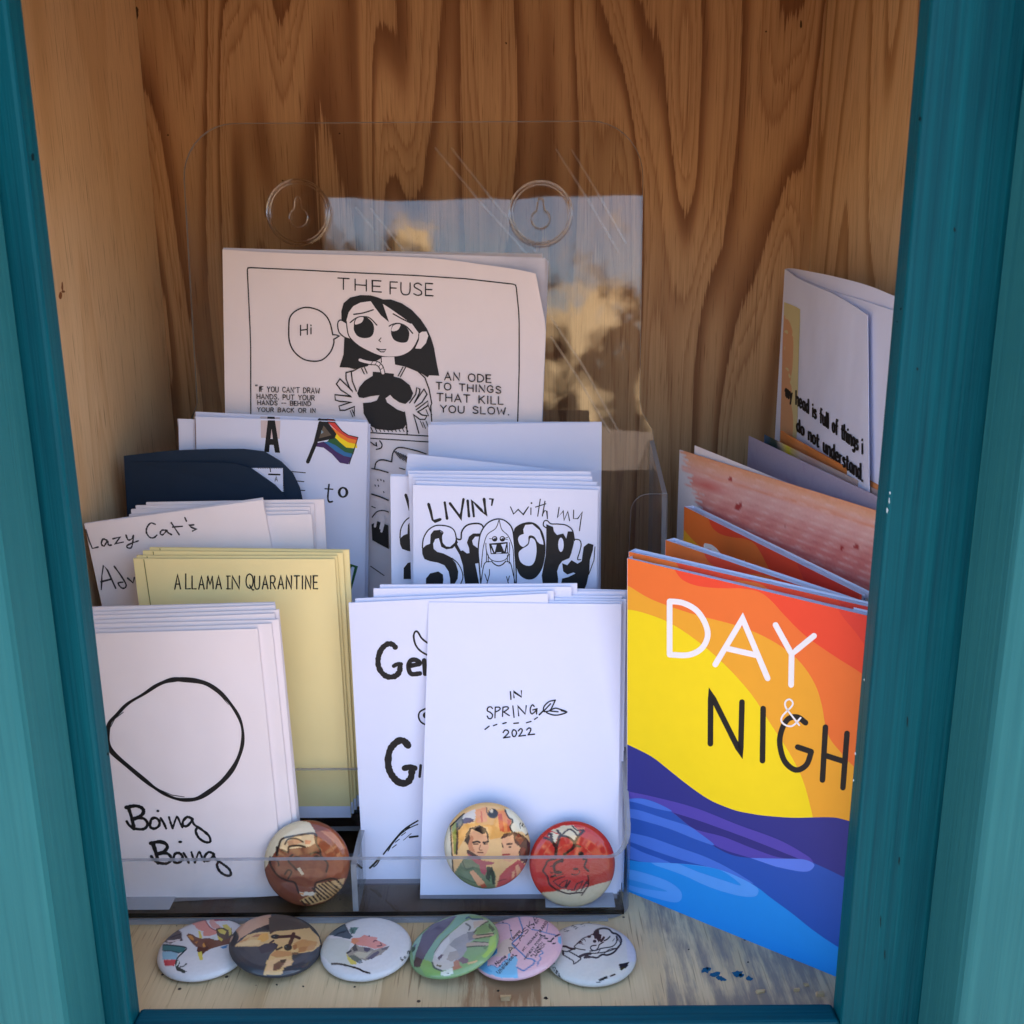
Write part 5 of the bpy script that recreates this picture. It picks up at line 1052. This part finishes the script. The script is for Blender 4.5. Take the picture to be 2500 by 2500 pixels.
b3 = [('base', (222, 220, 224)), ('p', (206, 208, 204), '60,650 500,640 700,700 620,950 700,1180 300,1150 60,900'), ('p', (76, 94, 108), '190,572 370,430 560,340 652,522 732,612 662,664 400,602'), ('l', (44, 60, 72), '420,560 520,520 600,500', 16), ('l', (44, 60, 72), '380,600 480,540 560,530', 12), ('l', (44, 60, 72), '560,350 610,450 650,530', 16), ('p', (96, 134, 128), '655,470 720,430 840,430 800,490 760,562 680,542'), ('l', (60, 90, 90), '690,440 720,520 700,560', 14), ('l', (60, 90, 90), '740,470 730,540', 12),
      ('p', (228, 150, 140), '720,640 860,632 950,577 1050,602 1216,632 1190,672 1290,722 1402,782 1280,832 1150,852 1000,802 850,782 750,762 700,722'), ('p', (226, 146, 110), '700,650 800,650 860,700 760,760 700,730'), ('p', (160, 150, 142), '700,832 780,752 850,802 1080,832 1150,872 1280,832 1450,790 1400,862 1280,962 1100,1042 980,1082 820,1032 640,1012 620,930'), ('p', (196, 188, 170), '740,940 850,900 1000,930 1100,900 960,1040 850,1020'), ('p', (90, 82, 104), '940,820 1060,830 1076,870 1010,910 950,890'), ('p', (84, 80, 86), '710,832 780,745 830,880 750,902'), ('p', (92, 86, 106), '980,1052 1150,922 1230,890 1250,930 1100,1052'), ('p', (110, 104, 116), '1280,850 1440,795 1390,860 1300,880'), ('l', (70, 66, 74), '620,930 690,890', 24), ('p', (216, 198, 100), '596,935 640,1002 800,1102 800,1160 690,1150 630,1060'), ('p', (98, 108, 106), '640,982 760,972 900,1062 920,1132 840,1130 720,1060'), ('p', (120, 134, 152), '830,1080 900,1080 910,1130 840,1135'),
      ('l', K0, '320,1142 460,1145 600,1172 820,1232 940,1290 1050,1322', 24), ('l', (110, 60, 70), '1135,715 1150,690 1195,692', 14), ('l', (90, 56, 66), '1270,735 1288,782 1210,797', 14), ('e', (90, 60, 70), (1048, 600, 16, 14)), ('l', K0, '1660,1025 1690,1090', 14), ('e', K0, (1696, 1070, 22, 20)), ('e', K0, (1750, 1015, 24, 26)), ('e', (200, 200, 190), (1752, 1015, 8, 10)), ('l', K0, '1800,930 1810,900 1840,900 1835,940', 16)]
b4 = [('base', (136, 170, 122)), ('p', (134, 178, 156), '290,1180 400,1000 600,752 900,452 1000,292 1250,262 1150,382 1000,502 700,752 600,952 520,1182'), ('p', (140, 180, 108), '260,1260 340,1120 520,1200 580,1310 700,1360 690,1460 400,1460'), ('p', (98, 88, 112), '160,1200 220,952 330,652 500,462 900,300 1000,285 850,472 600,722 400,1032 280,1280 170,1270'), ('p', (80, 62, 66), '160,1200 210,1080 330,1130 280,1290 170,1280'), ('p', (150, 190, 172), '110,840 230,702 335,632 260,852 200,1010 150,1160'), ('p', (60, 90, 74), '110,900 200,870 180,960 120,1010'), ('p', (110, 126, 160), '150,860 220,840 190,900'),
      ('p', (206, 202, 200), '520,1202 570,982 700,802 850,652 1150,402 1300,345 1600,372 1600,412 1380,522 1330,602 1350,742 1200,822 1190,962 1080,1122 950,1252 850,1332 700,1352 570,1302'), ('p', (222, 220, 222), '580,1050 700,830 850,690 860,800 760,960 620,1130'), ('p', (166, 164, 168), '1120,650 1350,572 1350,742 1200,852 1190,962 1080,1122 950,1202 1000,952 850,852 950,740'), ('p', (140, 140, 148), '1200,600 1330,600 1350,740 1230,770'), ('p', (176, 168, 164), '860,1000 1000,960 1060,1080 900,1180 800,1140'), ('l', (90, 104, 96), '520,1200 570,1300 700,1355', 24), ('l', (110, 116, 108), '560,1000 700,800 850,650', 10), ('l', (120, 120, 120), '1180,440 1260,500 1240,560', 22), ('p', (206, 186, 172), '1320,400 1560,365 1600,385 1400,500 1330,540'), ('l', (104, 96, 80), '1330,620 1480,470 1610,395', 16), ('l', (84, 104, 128), '1180,340 1240,310 1300,350 1500,350', 20),
      ('l', (196, 168, 146), '1340,690 1500,672 1690,645', 44), ('l', (90, 96, 80), '1390,660 1540,650 1720,630', 14), ('l', (90, 96, 80), '1360,735 1520,705 1690,680', 12), ('l', (184, 166, 148), '1220,850 1420,840 1640,845', 50), ('l', (90, 96, 80), '1330,790 1500,800 1640,805', 12), ('l', (90, 96, 80), '1200,895 1400,878 1630,880', 16), ('p', (110, 140, 100), '1480,900 1640,850 1560,940'), ('p', (128, 156, 104), '1380,540 1560,430 1660,560 1600,620 1400,640'), ('p', (84, 104, 78), '1620,420 1740,540 1700,590 1620,520'),
      ('p', (128, 106, 116), '1020,1152 1110,1080 1222,1132 1230,1200 1120,1222'), ('p', (180, 128, 108), '930,1182 1020,1142 1100,1302 930,1350'), ('p', (214, 182, 140), '1200,1200 1430,1140 1350,1200 1220,1240'), ('p', (220, 226, 216), '690,1392 900,1300 930,1330 920,1420 800,1460 700,1450'), ('e', K0, (826, 1410, 18, 13)), ('p', (104, 88, 100), '615,1110 690,1040 740,1050 660,1150'), ('p', (120, 112, 96), '610,1230 720,1260 680,1290 600,1260'), ('p', (162, 198, 106), '1640,720 1770,640 1770,900 1560,1110 1480,1085 1600,952')]
PK, BL_ = (230, 188, 202), (130, 192, 230)
b5 = [('base', PK), ('p', (222, 198, 188), '420,1000 540,780 620,690 760,640 850,830 760,960 600,1000'), ('p', BL_, '90,1180 420,962 520,822 505,942 320,1082 320,1192 420,1172 520,1212 620,1102 720,1042 715,942 765,942 760,1012 870,992 912,1052 882,1182 912,1262 920,1420 600,1420 280,1320'), ('p', (60, 134, 190), '400,962 520,820 500,920 410,1000'), ('p', (110, 176, 222), '120,1180 300,1080 320,1200 420,1300 300,1310'), ('p', BL_, '1690,620 1760,600 1760,760 1700,740')]
RV = (92, 132, 186)
for t, w in (('930,230 960,320 1010,520 900,650 800,750 880,840 1010,960 1080,1030 1210,1060 1222,1140 1110,1220 1020,1272 900,1212', 18), ('1300,1180 1300,1120 1360,1040 1330,980 1400,930 1360,880', 14), ('520,350 720,362 762,482 790,600 820,680', 9), ('1180,470 1330,500 1470,542 1700,592', 13), ('1500,370 1470,520', 10), ('1210,1060 1340,1140', 10), ('330,1190 430,1165 520,1215 630,1100 715,1040', 9)): b5.append(('l', RV, t, w))
T_ = (36, 32, 44)
for t, x0, y0, x1, y1, h, w in (('ALASKA', 770, 935, 1330, 235, 96, 15), ('Nome', 500, 1172, 688, 1010, 62, 17), ('Unalakleet', 545, 1342, 858, 985, 74, 15), ('MT. MCKINLEY', 1020, 900, 1320, 545, 38, 11), ('HIGHEST POINT', 1060, 1066, 1400, 622, 42, 12), ('IN NORTH', 1190, 1010, 1400, 735, 40, 12), ('AMERICA', 1260, 1010, 1450, 762, 40, 12), ('Tanana', 795, 705, 965, 515, 56, 13), ('RANG', 1360, 530, 1500, 330, 52, 14), ('Fair', 1240, 400, 1330, 300, 46, 11)): b5.append(('t', T_, t, x0, y0, x1, y1, h, w))
for x, y in ((560, 1182), (882, 982), (990, 535), (780, 492), (622, 334), (1220, 438), (1185, 378)): b5.append(('e', T_, (x, y, 20, 15)))
for t in ('1340,570 1380,590', '1400,600 1440,600', '1430,640 1490,650', '1500,700 1560,710', '1560,690 1610,640', '1590,750 1640,740', '1640,610 1720,570'): b5.append(('l', T_, t, 18))
b6 = [('base', (222, 220, 218)), ('p', (216, 214, 226), '1500,300 1860,500 1860,1100 1700,1100 1660,700')]
for t, w in (('1030,570 1070,500 1150,460 1250,450 1340,475 1400,540 1480,560 1560,642 1562,742 1500,832 1420,922 1300,972 1200,962 1100,1022 1000,1012 860,1022', 24), ('1000,570 920,612 830,642 760,702 700,762 656,806 700,842 790,862 870,872', 13), ('1080,782 1000,792 970,832 1000,872 1062,882 1120,832 1142,772 1222,720', 15), ('360,802 480,802 570,840 662,852', 26), ('540,892 660,852', 14), ('540,892 700,982 782,1042 650,1142 630,1082 430,962', 16), ('960,892 1080,880 1182,842 1400,802 1482,702 1472,602', 15), ('960,942 1110,932 1300,902 1462,842', 14), ('1110,930 1160,860', 10), ('1240,940 1340,860 1470,840', 12), ('760,1000 860,960 970,942', 34), ('850,1020 900,990 980,1010', 22), ('430,890 440,950', 26), ('420,890 520,905', 16), ('1180,700 1230,630', 30), ('1240,690 1300,660 1350,610', 18), ('1400,700 1440,650', 8), ('1490,600 1510,700', 9), ('1520,640 1540,720', 9), ('800,700 850,660 870,700', 9)): b6.append(('l', (44, 34, 42), t, w))
b6 += [('p', (44, 34, 42), '1030,562 1090,490 1142,490 1142,562 1192,572 1172,682 1130,722 1090,662 1050,652'), ('e', (60, 44, 50), (942, 612, 40, 26)), ('p', (44, 34, 42), '730,742 780,690 858,778'), ('l', (200, 190, 190), '770,740 810,740 840,770', 8), ('e', (44, 34, 42), (1052, 702, 36, 30)), ('p', (34, 32, 34), '1515,1150 1720,1108 1700,1200 1560,1280'), ('l', (34, 32, 34), '1160,1460 1286,1402', 32), ('l', (34, 32, 34), '1365,1385 1440,1350', 20), ('l', (34, 32, 34), '1080,1500 1150,1495', 12),
       ('t', (40, 36, 40), 'new-', 236, 1225, 396, 1480, 74, 17), ('t', (40, 36, 40), 'ny', 150, 1050, 250, 1160, 70, 15), ('t', (40, 36, 40), 'or', 450, 500, 548, 535, 62, 12), ('t', (40, 36, 40), 'ny', 605, 425, 712, 465, 62, 12), ('t', (40, 36, 40), 'y', 770, 360, 830, 385, 62, 12), ('e', (40, 36, 40), (860, 398, 9, 8)), ('e', (40, 36, 40), (825, 412, 9, 8)), ('l', (40, 36, 40), '960,320 1020,320', 10), ('e', (40, 36, 40), (978, 355, 9, 8))]
b7 = [('base', (128, 72, 52)), ('p', (216, 206, 182), '120,1180 200,900 420,780 600,800 660,900 500,920 400,980 310,1040 250,1120 170,1260'), ('p', (156, 84, 54), '655,900 800,860 1010,1060 1010,1330 760,1322 780,1202 700,1082'), ('p', (196, 130, 92), '700,880 830,900 950,1050 900,1060 800,960'), ('p', (132, 76, 56), '300,1110 700,1120 765,1200 740,1290 600,1480 480,1440 400,1350 300,1300 230,1200'), ('p', (146, 88, 66), '540,1250 700,1230 740,1300 640,1360 560,1330'), ('p', (120, 68, 50), '150,1250 300,1320 480,1440 500,1560 300,1520 180,1400'),
      ('p', (230, 202, 160), '305,1032 370,942 500,922 640,912 655,1000 600,1032 420,1052 390,1092 340,1060'), ('p', (222, 150, 110), '560,970 620,980 600,1010 560,1010'), ('p', (206, 154, 116), '390,985 470,950 540,990 480,1010 410,1030'), ('p', (214, 206, 184), '480,1240 508,1228 552,1290 530,1302'), ('p', (206, 170, 120), '505,1545 650,1462 672,1382 940,1330 900,1442 760,1542 620,1582'), ('p', (222, 212, 196), '500,1462 662,1458 640,1492 530,1497'), ('p', (226, 160, 100), '490,1470 550,1465 540,1490')]
for t, w in (('310,1040 340,962 450,932 650,908 662,992 700,1062 712,1122 772,1192 760,1270', 9), ('340,1062 398,1082 410,1032 500,1022 560,1036', 9), ('370,1010 400,962 480,957 540,987', 7), ('296,1040 296,1110', 12), ('230,1130 232,1200 300,1302 390,1352 462,1372 490,1442', 9), ('232,1140 300,1170 310,1210', 8), ('440,1110 400,1160 450,1220 480,1250', 9), ('610,1100 660,1085 700,1100', 9), ('370,1292 400,1252 432,1272 400,1332', 8), ('650,1460 655,1385 700,1360 830,1335 910,1400', 8), ('490,1440 500,1470', 8)): b7.append(('l', (46, 30, 28), t, w))
for i in range(11): b7.append(('l', (52, 34, 28), f'{525 + 36 * i},{1545 - 15 * i} {565 + 36 * i},{1585 - 13 * i}' if i < 5 else f'{600 + 30 * (i - 4)},{1440 - 14 * (i - 4)} {720 + 30 * (i - 4)},{1545 - 16 * (i - 4)}', 8))
b7 += [('e', (52, 32, 30), (482, 1142, 36, 22)), ('e', (48, 30, 28), (672, 1138, 34, 26))]
TN = (226, 172, 134)
b8 = [('base', (228, 190, 136)), ('p', (228, 172, 96), '380,480 720,480 720,220 1300,200 1440,640 1200,760 1000,800 960,560 800,520 600,560 500,800 380,1000'), ('p', (214, 214, 200), '60,1800 60,400 240,530 295,1460 320,1800'), ('p', (136, 146, 66), '262,545 350,440 362,1080 312,1082'), ('p', (120, 120, 110), '340,430 480,300 490,480 400,600'), ('p', (214, 210, 208), '490,310 720,200 722,420 600,482 470,400'), ('p', (90, 74, 100), '465,405 560,360 690,395 700,450 480,492'), ('p', (232, 160, 112), '722,220 940,150 950,452 740,472'), ('l', (206, 100, 70), '840,260 850,450', 20), ('p', (230, 140, 78), '1150,252 1310,210 1430,432 1392,562 1440,642 1280,662 1180,562'), ('p', (206, 88, 56), '1160,302 1240,282 1290,660 1200,622'), ('p', (206, 96, 60), '1350,400 1420,430 1390,560 1420,640 1350,640'),
      ('l', K0, '238,540 262,1000 292,1450', 17), ('l', K0, '365,490 370,800 355,1080', 26), ('l', K0, '240,540 400,380 500,290', 18), ('l', K0, '470,400 470,500 390,600', 14), ('e', (32, 28, 34), (1065, 290, 102, 96)), ('e', (214, 206, 184), (1040, 240, 32, 36)), ('l', (90, 70, 60), '945,180 950,270 975,330', 10), ('p', (222, 222, 206), '1305,200 1850,200 1850,700 1700,705 1640,645 1440,642 1398,560 1450,432 1362,352'), ('l', K0, '1300,215 1360,350 1452,432 1398,545 1440,642', 20), ('l', K0, '1700,705 1760,670', 14), ('t', K0, 'R', 1602, 575, 1676, 558, 92, 14), ('e', K0, (1692, 540, 9, 9)),
      ('p', TN, '600,702 640,592 860,692 935,672 972,802 985,952 942,1062 840,1162 700,1112 600,1002 570,900'), ('p', (196, 130, 96), '578,902 640,702 690,760 662,902 722,1052 600,1002'), ('p', (60, 44, 50), '560,1000 600,1000 720,1080 840,1150 820,1200 700,1180 560,1080'), ('p', (32, 28, 32), '512,832 540,682 620,572 800,515 920,572 985,702 975,862 932,662 862,692 640,582 612,702 622,782 580,902'), ('l', (110, 90, 80), '680,560 800,540', 10), ('l', K0, '680,852 760,835 806,850', 24), ('l', K0, '880,855 972,835', 24), ('l', K0, '690,885 772,882', 16), ('l', K0, '890,885 950,880', 16), ('l', (110, 60, 44), '822,900 800,990 852,1002', 10), ('l', (90, 44, 40), '770,1045 872,1050', 15),
      ('p', (112, 132, 106), '300,1470 480,1182 600,1122 800,1252 900,1352 1050,1322 1122,1502 1112,1760 800,1760 480,1660'), ('l', (70, 88, 72), '470,1220 540,1370 680,1340', 12), ('l', (78, 96, 78), '400,1500 520,1560 720,1640', 12), ('p', TN, '605,1422 680,1388 900,1622 880,1690 780,1702'), ('p', (176, 92, 76), '820,1680 900,1650 950,1720 850,1745'), ('p', (176, 92, 106), '548,1052 620,1100 800,1182 870,1202 1104,1242 1040,1292 930,1292 942,1422 900,1502 820,1422 800,1292 640,1182'), ('p', (54, 64, 58), '950,1322 1050,1332 1112,1502 1092,1690 1000,1612 930,1552'), ('p', (110, 140, 110), '1010,1450 1050,1600 1080,1720 1010,1700'),
      ('p', (78, 44, 40), '1215,772 1280,682 1500,640 1680,722 1820,902 1820,1152 1720,1282 1600,1202 1560,1052 1600,952 1480,852 1460,722 1250,782'), ('p', (134, 62, 44), '1490,762 1560,682 1662,802 1602,902'), ('p', (120, 54, 44), '1600,960 1700,960 1690,1120 1600,1100'), ('p', TN, '1240,782 1460,702 1482,852 1592,952 1552,1092 1500,1182 1400,1232 1270,1202 1250,1082 1226,1032 1262,962 1230,862'), ('l', (60, 36, 36), '1340,885 1430,878', 22), ('e', (50, 34, 34), (1396, 940, 28, 18)), ('l', (60, 36, 36), '1240,870 1262,950', 14), ('l', (160, 60, 60), '1258,1092 1382,1085', 22), ('p', (190, 84, 82), '1120,1760 1200,1502 1330,1352 1450,1272 1560,1182 1720,1302 1720,1452 1500,1602 1300,1760'), ('p', TN, '1440,1422 1490,1402 1490,1522 1430,1572'), ('p', TN, '1500,1302 1560,1282 1622,1422 1530,1532'), ('l', (130, 50, 56), '1150,1620 1250,1580 1330,1570', 12)]
b9 = [('base', (196, 54, 46)), ('p', (188, 70, 56), '1300,900 1840,800 1840,1300 1300,1400'), ('p', (210, 200, 174), '250,1520 600,1492 800,1442 1000,1482 1300,1392 1860,1240 1860,1850 250,1850'), ('p', (206, 198, 172), '560,300 800,200 1000,200 1122,332 1082,402 980,292 850,302 750,402 680,352'), ('p', (220, 212, 188), '500,400 570,330 702,382 642,572 560,472'), ('p', (218, 210, 186), '780,392 900,282 1000,302 1072,402 1020,552 960,472'), ('p', (220, 120, 96), '1060,240 1220,240 1200,310 1110,310')]
DKR = (52, 20, 22)
for t, w in (('430,440 520,470 560,490', 30), ('560,380 580,500 660,640 652,770', 40), ('720,420 700,520 660,640', 34), ('740,402 880,422 1000,512 1002,565', 26), ('780,380 900,280 1000,310 1075,410', 22), ('1195,310 1080,430 1010,590 980,650 900,710 820,772', 34), ('1010,622 1060,600 1130,612', 28), ('980,215 1060,290 1200,290', 18), ('520,350 500,400', 20), ('680,300 740,370', 30), ('650,850 500,892 460,972 400,1087', 24), ('400,1087 490,1202 530,1342 650,1442 760,1492', 22), ('770,1492 900,1532 1050,1512 1162,1512', 20), ('1160,1560 1220,1470 1292,1352 1282,1180', 18), ('1190,860 1252,872 1212,1002 1290,1090', 26), ('962,1152 1050,1165 1112,1120 1110,1082', 14), ('640,1170 600,1190 560,1205', 24), ('780,900 780,850', 34), ('780,880 660,930 620,1000 640,1110', 36), ('600,1290 700,1240 820,1200', 12), ('600,1290 720,1390 822,1402 880,1280', 14), ('720,1370 790,1300 880,1265', 12), ('930,1290 850,1410', 24), ('640,1200 800,1150', 10), ('1020,1440 1062,1342 1130,1310 1182,1280', 16), ('1050,1480 1120,1420 1180,1280', 12), ('1150,1472 1232,1342 1292,1330', 16), ('1190,1400 1260,1290', 20), ('880,1470 950,1450 1010,1460', 9), ('550,1000 590,990', 14), ('545,1105 570,1130 600,1120', 14)): b9.append(('l', DKR, t, w))
b9 += [('e', (40, 20, 24), (1145, 762, 54, 54)), ('e', (60, 34, 34), (1042, 1050, 56, 24)), ('e', (60, 34, 34), (700, 1115, 84, 34))]
up0 = (0, 0, 1.)
def tilt(right_up=0., back_up=0.): a, b = R(right_up), R(back_up); return (-math.sin(a), -math.sin(b), math.cos(a) * math.cos(b))
def floor_c(px, py, z0): c = on_z(px, py, z0 + .0024); return np.array([c[0], c[1], z0])
badge('round white badge with a pink arm and brown food, leftmost on the cabinet floor', floor_c(499, 2314, .0002), up0, b1, (380, 2210, S8), .3)
badge('dark round badge with a tan cat face lying on its side', floor_c(671, 2303, .0027), tilt(-9.6), b2, (550, 2200, S8), .9)
badge('round white badge with a pink face upside down and its wire pin peeking out', floor_c(894, 2311.5, .0004), tilt(0, 1.), b3, (770, 2210, S8), -2.15)
badge('tilted green round badge with a grey sheep, propped on the pink map badge', floor_c(1111.5, 2304, .0036), tilt(12.4), b4, (990, 2200, S8), 1.)
badge('pink and blue round map badge with black place names', floor_c(1265, 2309, .0027), tilt(9.2), b5, (1150, 2210, S8), 2.)
badge('white round badge with an ink-drawn woman in profile and printed words at its rim', floor_c(1441.5, 2325, .0002), up0, b6, (1320, 2210, S8), .2)
nP = np.array([0, -math.cos(R(15)), math.sin(R(15))]); gp = 'round badges standing in the leaflet holder'
def pocket_c(px, py): return on_y(px, py, .3265) - nP * .003
badge('brown round badge with an inked woman wearing a striped top, standing by the brush-lettered booklet', pocket_c(747.5, 2110), nP, b7, (600, 1800, 3.865), .2, group=gp)
badge('round comic badge with a man in a green jacket and a woman in red', pocket_c(1189, 2067), nP, b8, (1070, 1950, S8), .5, group=gp)
badge('red and cream round badge with an upside-down inked face', pocket_c(1397.5, 2112), nP, b9, (1275, 1990, S8), .8, group=gp)

# ================================================================== SMALL THINGS ON THE FLOOR
def slip(label, x0, x1, yf, yb=.332):
    a = on_z(x0, yf, .0028); b = on_z(x1, yf - (x1 - x0) * .004, .0028)
    g = MB(); g.slab([np.array([a[0], yb, .0028]), np.array([a[0], a[1], .0028]), np.array([b[0], b[1], .0028]), np.array([b[0], yb, .0028])], np.array([0, 0, 1.]), .0003, flat('grey_slip', (.40, .41, .44), .85, .2, .04))
    o = g.build('paper_slip'); o['label'] = label; o['category'] = 'paper slip'
slip('small white paper slip in the bottom of the leaflet holder under the red badge', 1332, 1502, 2214); slip('small white paper slip in the bottom of the leaflet holder under the brush-lettered booklet', 250, 413, 2220)
CHIP = flat('raw_wood_chip', (.55, .38, .19), .8, .2, .2, 600)
for i, (px, py, s_, lab) in enumerate(((1235, 2437, .0016, 'curled wood chip on the front edge of the boards below the pink map badge'), (1856, 2421, .0013, 'pale wood crumb near the spilled paint flecks by the sill'), (1945, 2416, .0009, 'tiny wood crumb right of the pale crumb near the sill'), (1969, 2404, .0008, 'tiny wood crumb under the corner of the bright wave booklet'), (2003, 2428, .0013, 'wood splinter in the right front corner of the floor'))):
    c = on_z(px, py, .0004); g = MB(); vs = []
    for sx, sy, sz in ((-1, -1, -1), (1, -1, -1), (1, 1, -1), (-1, 1, -1), (-1, -1, 1), (1, -1, 1), (1, 1, 1), (-1, 1, 1)):
        vs.append(c + np.array([sx * s_ * RNG.uniform(.6, 1.2), sy * s_ * .5 * RNG.uniform(.5, 1.2), (sz * .35 + .35) * s_ * RNG.uniform(.6, 1.1) if sz > 0 else -.0003]))
    g.add(vs, [(0, 3, 2, 1), (4, 5, 6, 7), (0, 1, 5, 4), (1, 2, 6, 5), (2, 3, 7, 6), (3, 0, 4, 7)], CHIP); o = g.build('wood_crumb'); o['label'] = lab; o['category'] = 'wood crumb'; o['group'] = 'wood crumbs along the front edge'
